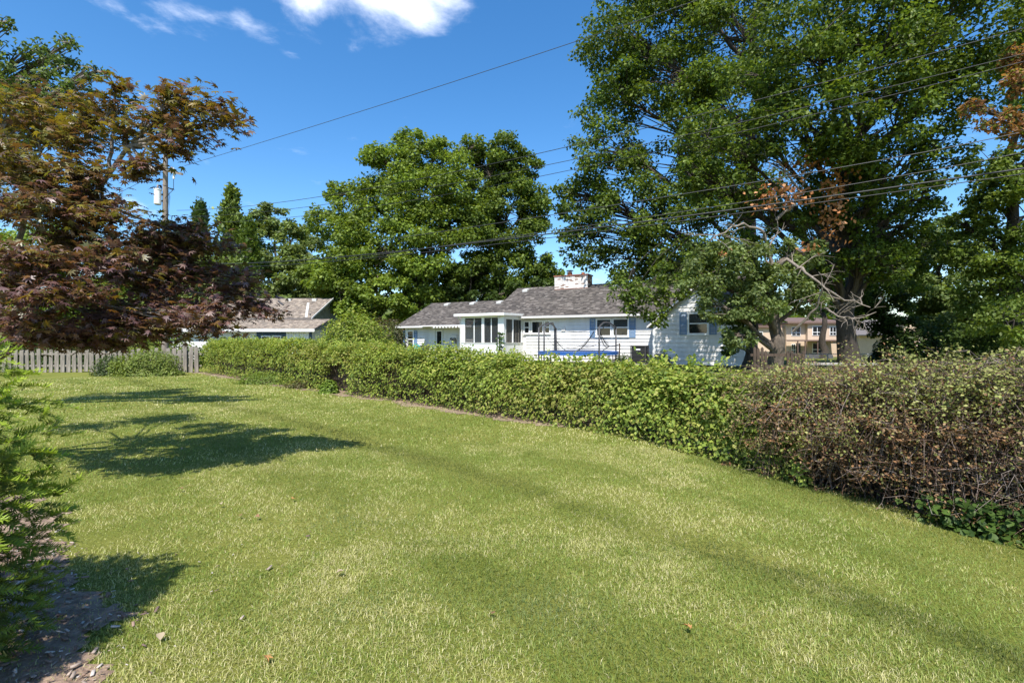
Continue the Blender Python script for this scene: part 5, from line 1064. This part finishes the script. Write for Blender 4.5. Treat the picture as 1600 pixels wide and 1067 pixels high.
def patio():
    p = W(650, 545, 29.5); g = .36; u = empty('covered_grill', (p[0], 29.5, g)); tag(u, 'domed teal covered grill in front of the garage window', 'grill')
    th = np.linspace(0, 1, 9); R = .55
    MB().tube([(0, 0, .12+.95*q) for q in th], [R*.8, R*.85, R*.9, R*.95, R, R*.98, R*.8, R*.5, .03], 14).build('cover', M['teal'], u, shade=True)
    for sx_ in (-.3, .3): MB().tube([(sx_, 0, 0), (sx_, 0, .2)], .03, 6).build('leg', M['metal'], u)
    p = W(666, 548, 29.2); c = empty('patio_chair', (p[0], 29.2, g), .5); tag(c, 'dark patio chair beside the teal covered grill', 'chair')
    MB().box(-.28, .28, -.26, .26, .40, .45).build('seat', M['inside'], c); b = MB().box(-.28, .28, .24, .28, .46, .98); b.build('backrest', M['acmetal'], c)
    for sx_ in (-.25, .25):
        MB().tube([(sx_, -.24, 0), (sx_, -.24, .64), (sx_, .22, .66)], .018, 6).build('arm', M['acmetal'], c); MB().tube([(sx_, .24, 0), (sx_, .25, .46)], .018, 6).build('leg', M['acmetal'], c)
patio()

# ------------------------------------------------------------------ utility pole and lines
def pole():
    Y = 26.0; x = W(258, 0, Y)[0]; p = empty('utility_pole', (x, Y, 0)); tag(p, 'wooden utility pole with crossarm and white transformer rising behind the purple maple', 'utility pole')
    zt = W(0, 243, Y)[2]; za = W(0, 268, Y)[2]
    MB().tube([(0, 0, -.3), (0, 0, 6), (.02, 0, zt)], [.165, .14, .115], 14).build('post', M['polewood'], p, shade=True)
    a0 = W(222, 259, Y+1.1); a1 = W(291, 274, Y-1.2); d0 = a0-np.array([x, Y, 0]); d1 = a1-np.array([x, Y, 0]); dd = nrm(d1-d0); off = np.array([-.14*dd[1], .14*dd[0], 0])*-1
    arm = MB().prism([d0+off+np.array([0, 0, -.06]), d0+off+np.array([0, 0, .06]), d0+off*1.75+np.array([0, 0, .06]), d0+off*1.75+np.array([0, 0, -.06])], d1-d0).build('crossarm', M['polewood'], p)
    for q in (.08, .78, .30):
        c = d0*(1-q)+d1*q+off*1.4+np.array([0, 0, .06]); MB().tube([c, c+np.array([0, 0, .06]), c+np.array([0, 0, .10]), c+np.array([0, 0, .2])], [.02, .02, .05, .035], 10).build('insulator', M['ceramic'], arm)
    c = d0*.22+d1*.78+off*.2; MB().tube([c+np.array([0, -.1, -.35]), c+np.array([0, -.12, .2])], [.05, .045], 8).build('cutout_fuse', M['white_can'], arm)
    MB().tube([c+np.array([0, -.12, -.35]), c+np.array([-.02, -.1, -.9]), np.array([.16, -.15, za-1.4]), np.array([.1, -.15, za-1.5])], .014, 5).build('jumper_wire', M['cable'], p)
    tz0, tz1 = W(0, 322, Y)[2], W(0, 298, Y)[2]; tx = W(247.5, 0, Y-.2)[0]-x
    tr = MB().tube([(tx, -.25, tz0), (tx, -.25, tz0+.03), (tx, -.25, tz1-.06), (tx, -.25, tz1-.05), (tx, -.25, tz1), (tx, -.25, tz1+.04)], [.14, .165, .165, .185, .185, .05], 18).build('transformer', M['white_can'], p, shade=False)
    MB().tube([(tx, -.25, tz1+.02), (tx, -.25, tz1+.08), (tx, -.25, tz1+.14), (tx, -.25, tz1+.24)], [.05, .04, .055, .03], 10).build('bushing', M['ceramic'], tr)
    MB().box(tx, -.05, -.12, -.05, tz0+.2, tz0+.28).box(tx, -.05, -.12, -.05, tz1-.28, tz1-.2).build('bracket', M['metal'], tr)
    T = Tubes(); r = np.random.default_rng(2)
    for k in range(3): T.add([(.15+.05*r.normal(), -.16, za-.6-.1*k), (.30+.1*r.random(), -.15, za-1.4), (.18, -.16, za-2.6-.4*k)], .009, 4)
    T.build('drop_wires', M['cable'], p)
    return x, Y
px_, py_ = pole()
def wire(pts, rad, label, name='power_line', m='cable', grp='overhead lines'):
    """hang a wire through measured points; a gentle curve"""
    P = np.array(pts, float); t = np.linspace(0, 1, len(P)); tt = np.linspace(0, 1, 48)
    co = [np.polyfit(t, P[:, k], min(2, len(P)-1)) for k in range(3)]; Q = np.stack([np.polyval(c, tt) for c in co], -1)
    b = Q[0].copy(); T = Tubes(); T.add(Q-b, rad, 5); o = T.build(name, M[m]); o.location = b; tag(o, label, 'cable', grp)
wire([W(291, 258, 25), W(600, 165, 18.4), W(1085, 0, 12.8), W(1500, -150, 10)], .010, 'single top wire crossing open blue sky from the pole to the upper edge', m='cable2')
def run(y0, y1, y2, y3, rad, label, m='cable', x0=275, dd=0):
    wire([W(x0, y0, 26+dd), W(480, y1, 21.4+dd*.8), W(838, y2, 16.4+dd*.7), W(1600, y3, 11.4+dd*.6), ], rad, label, m=m)
run(329, 311, 240, 45, .011, 'uppermost of the three parallel power wires crossing the oak crowns')
run(338, 326, 258, 86, .010, 'middle of the three parallel power wires crossing the oak crowns', dd=.3)
run(347, 339, 274, 98, .010, 'lowest of the three parallel power wires crossing the oak crowns', dd=.6)
run(412, 404, 371, 262, .022, 'thick black cable bundle sweeping low across the trees', x0=330)
run(418, 409, 378, 270, .012, 'thin cable hanging just below the thick black bundle', x0=330, dd=-.2)
wire([W(560, 402, 20), W(900, 357, 16), W(1250, 300, 13.3), W(1600, 239, 11.2)], .010, 'thin service cable just above the thick black bundle at right', m='cable2')
wire([W(620, 372, 19.5), W(980, 319, 15.6), W(1300, 262, 13.2), W(1600, 207, 11.4)], .011, 'second service cable, higher above the thick black bundle at right', m='cable2')
wire([W(178, 305, 29), W(220, 284, 27.5), W(252, 262, 26.2)], .011, 'short guy line running down left from the pole crossarm', name='guy_line')

# ------------------------------------------------------------------ litter
def litter():
    r = np.random.default_rng(131); n = 5200; x = r.uniform(-4.5, -1.4, n); y = r.uniform(1.2, 4.3, n); ok = mulch_in(x+.12*r.normal(size=n), y) | (r.random(n) < .02); x, y = x[ok], y[ok]; n = len(x)
    V0 = np.array([(-.5,-.2,0),(.5,-.16,0),(.45,.2,0),(-.42,.17,0),(-.45,-.17,.1),(.46,-.12,.13),(.4,.16,.1),(-.4,.12,.12)]); F0 = np.array([(0,3,2,1),(4,5,6,7),(0,1,5,4),(1,2,6,5),(2,3,7,6),(3,0,4,7)])
    P = np.column_stack([x, y, gz(x, y)+.012+.012*r.random(n)]); V, F = leaf_verts(P, np.array([0, 0, 1.])+.28*r.normal(size=(n, 3)), rdir(n, r)*np.array([1, 1, .2]), .014+.045*r.random(n)**2.2, (V0, F0))
    o = np_mesh('bark_chips', V, F, M['chip'], np.repeat(pick([(.24,.16,.12), (.15,.10,.08), (.34,.27,.22), (.44,.39,.35), (.20,.12,.085)], n, r), 8, 0)); tag(o, 'loose brown bark chips in the mulch bed at lower left', 'mulch', kind='stuff')
    spots = [(457,785,'tan'), (345,793,'pale'), (400,812,'brown'), (376,812,'brown'), (537,901,'pale'), (285,770,'brown'), (1078,990,'tan'), (769,970,'brown'), (250,1003,'pale'), (415,1040,'tan'), (228,720,'brown'), (283,703,'pale'), (172,722,'brown')]
    cl = dict(tan=(.50,.26,.10), pale=(.42,.34,.23), brown=(.28,.16,.09)); nm = dict(tan='orange tan', pale='pale bleached', brown='brown')
    where = ['on sunlit grass left of centre, larger than the rest', 'beside the two brown leaves left of centre', 'right of a pair on the lawn left of centre', 'left of a pair on the lawn left of centre', 'on the lawn below left of centre', 'at the near edge of the maple shadow', 'on the lawn at lower right of centre', 'at lower centre of the lawn', 'at the edge of the shaded mulch', 'at the bottom edge near the mulch', 'in the maple shadow, left of the pale one', 'in the maple shadow', 'at the left end of the maple shadow']
    for (px, py, c), wh in zip(spots, where):
        Y = EYE*FPX/(py-HY); p = W(px, py, Y); s = r.uniform(.035, .055)
        V = T_MAPLE[0].copy() if c == 'tan' else T_BROAD[0].copy(); V[:, 2] += .18*V[:, 1]**2*4+.1*r.random(len(V)); Fm = T_MAPLE[1] if c == 'tan' else T_BROAD[1]
        o = np_mesh('fallen_leaf', V*s, Fm, M['dry'], np.tile(np.array(cl[c]), (len(V), 1))); o.location = (p[0], p[1], float(gz(p[0], p[1]))+.045); o.rotation_euler = (r.normal()*.25, r.normal()*.25, r.random()*6); tag(o, f'{nm[c]} fallen leaf {wh}', 'leaf', 'fallen leaves on the lawn')
litter()
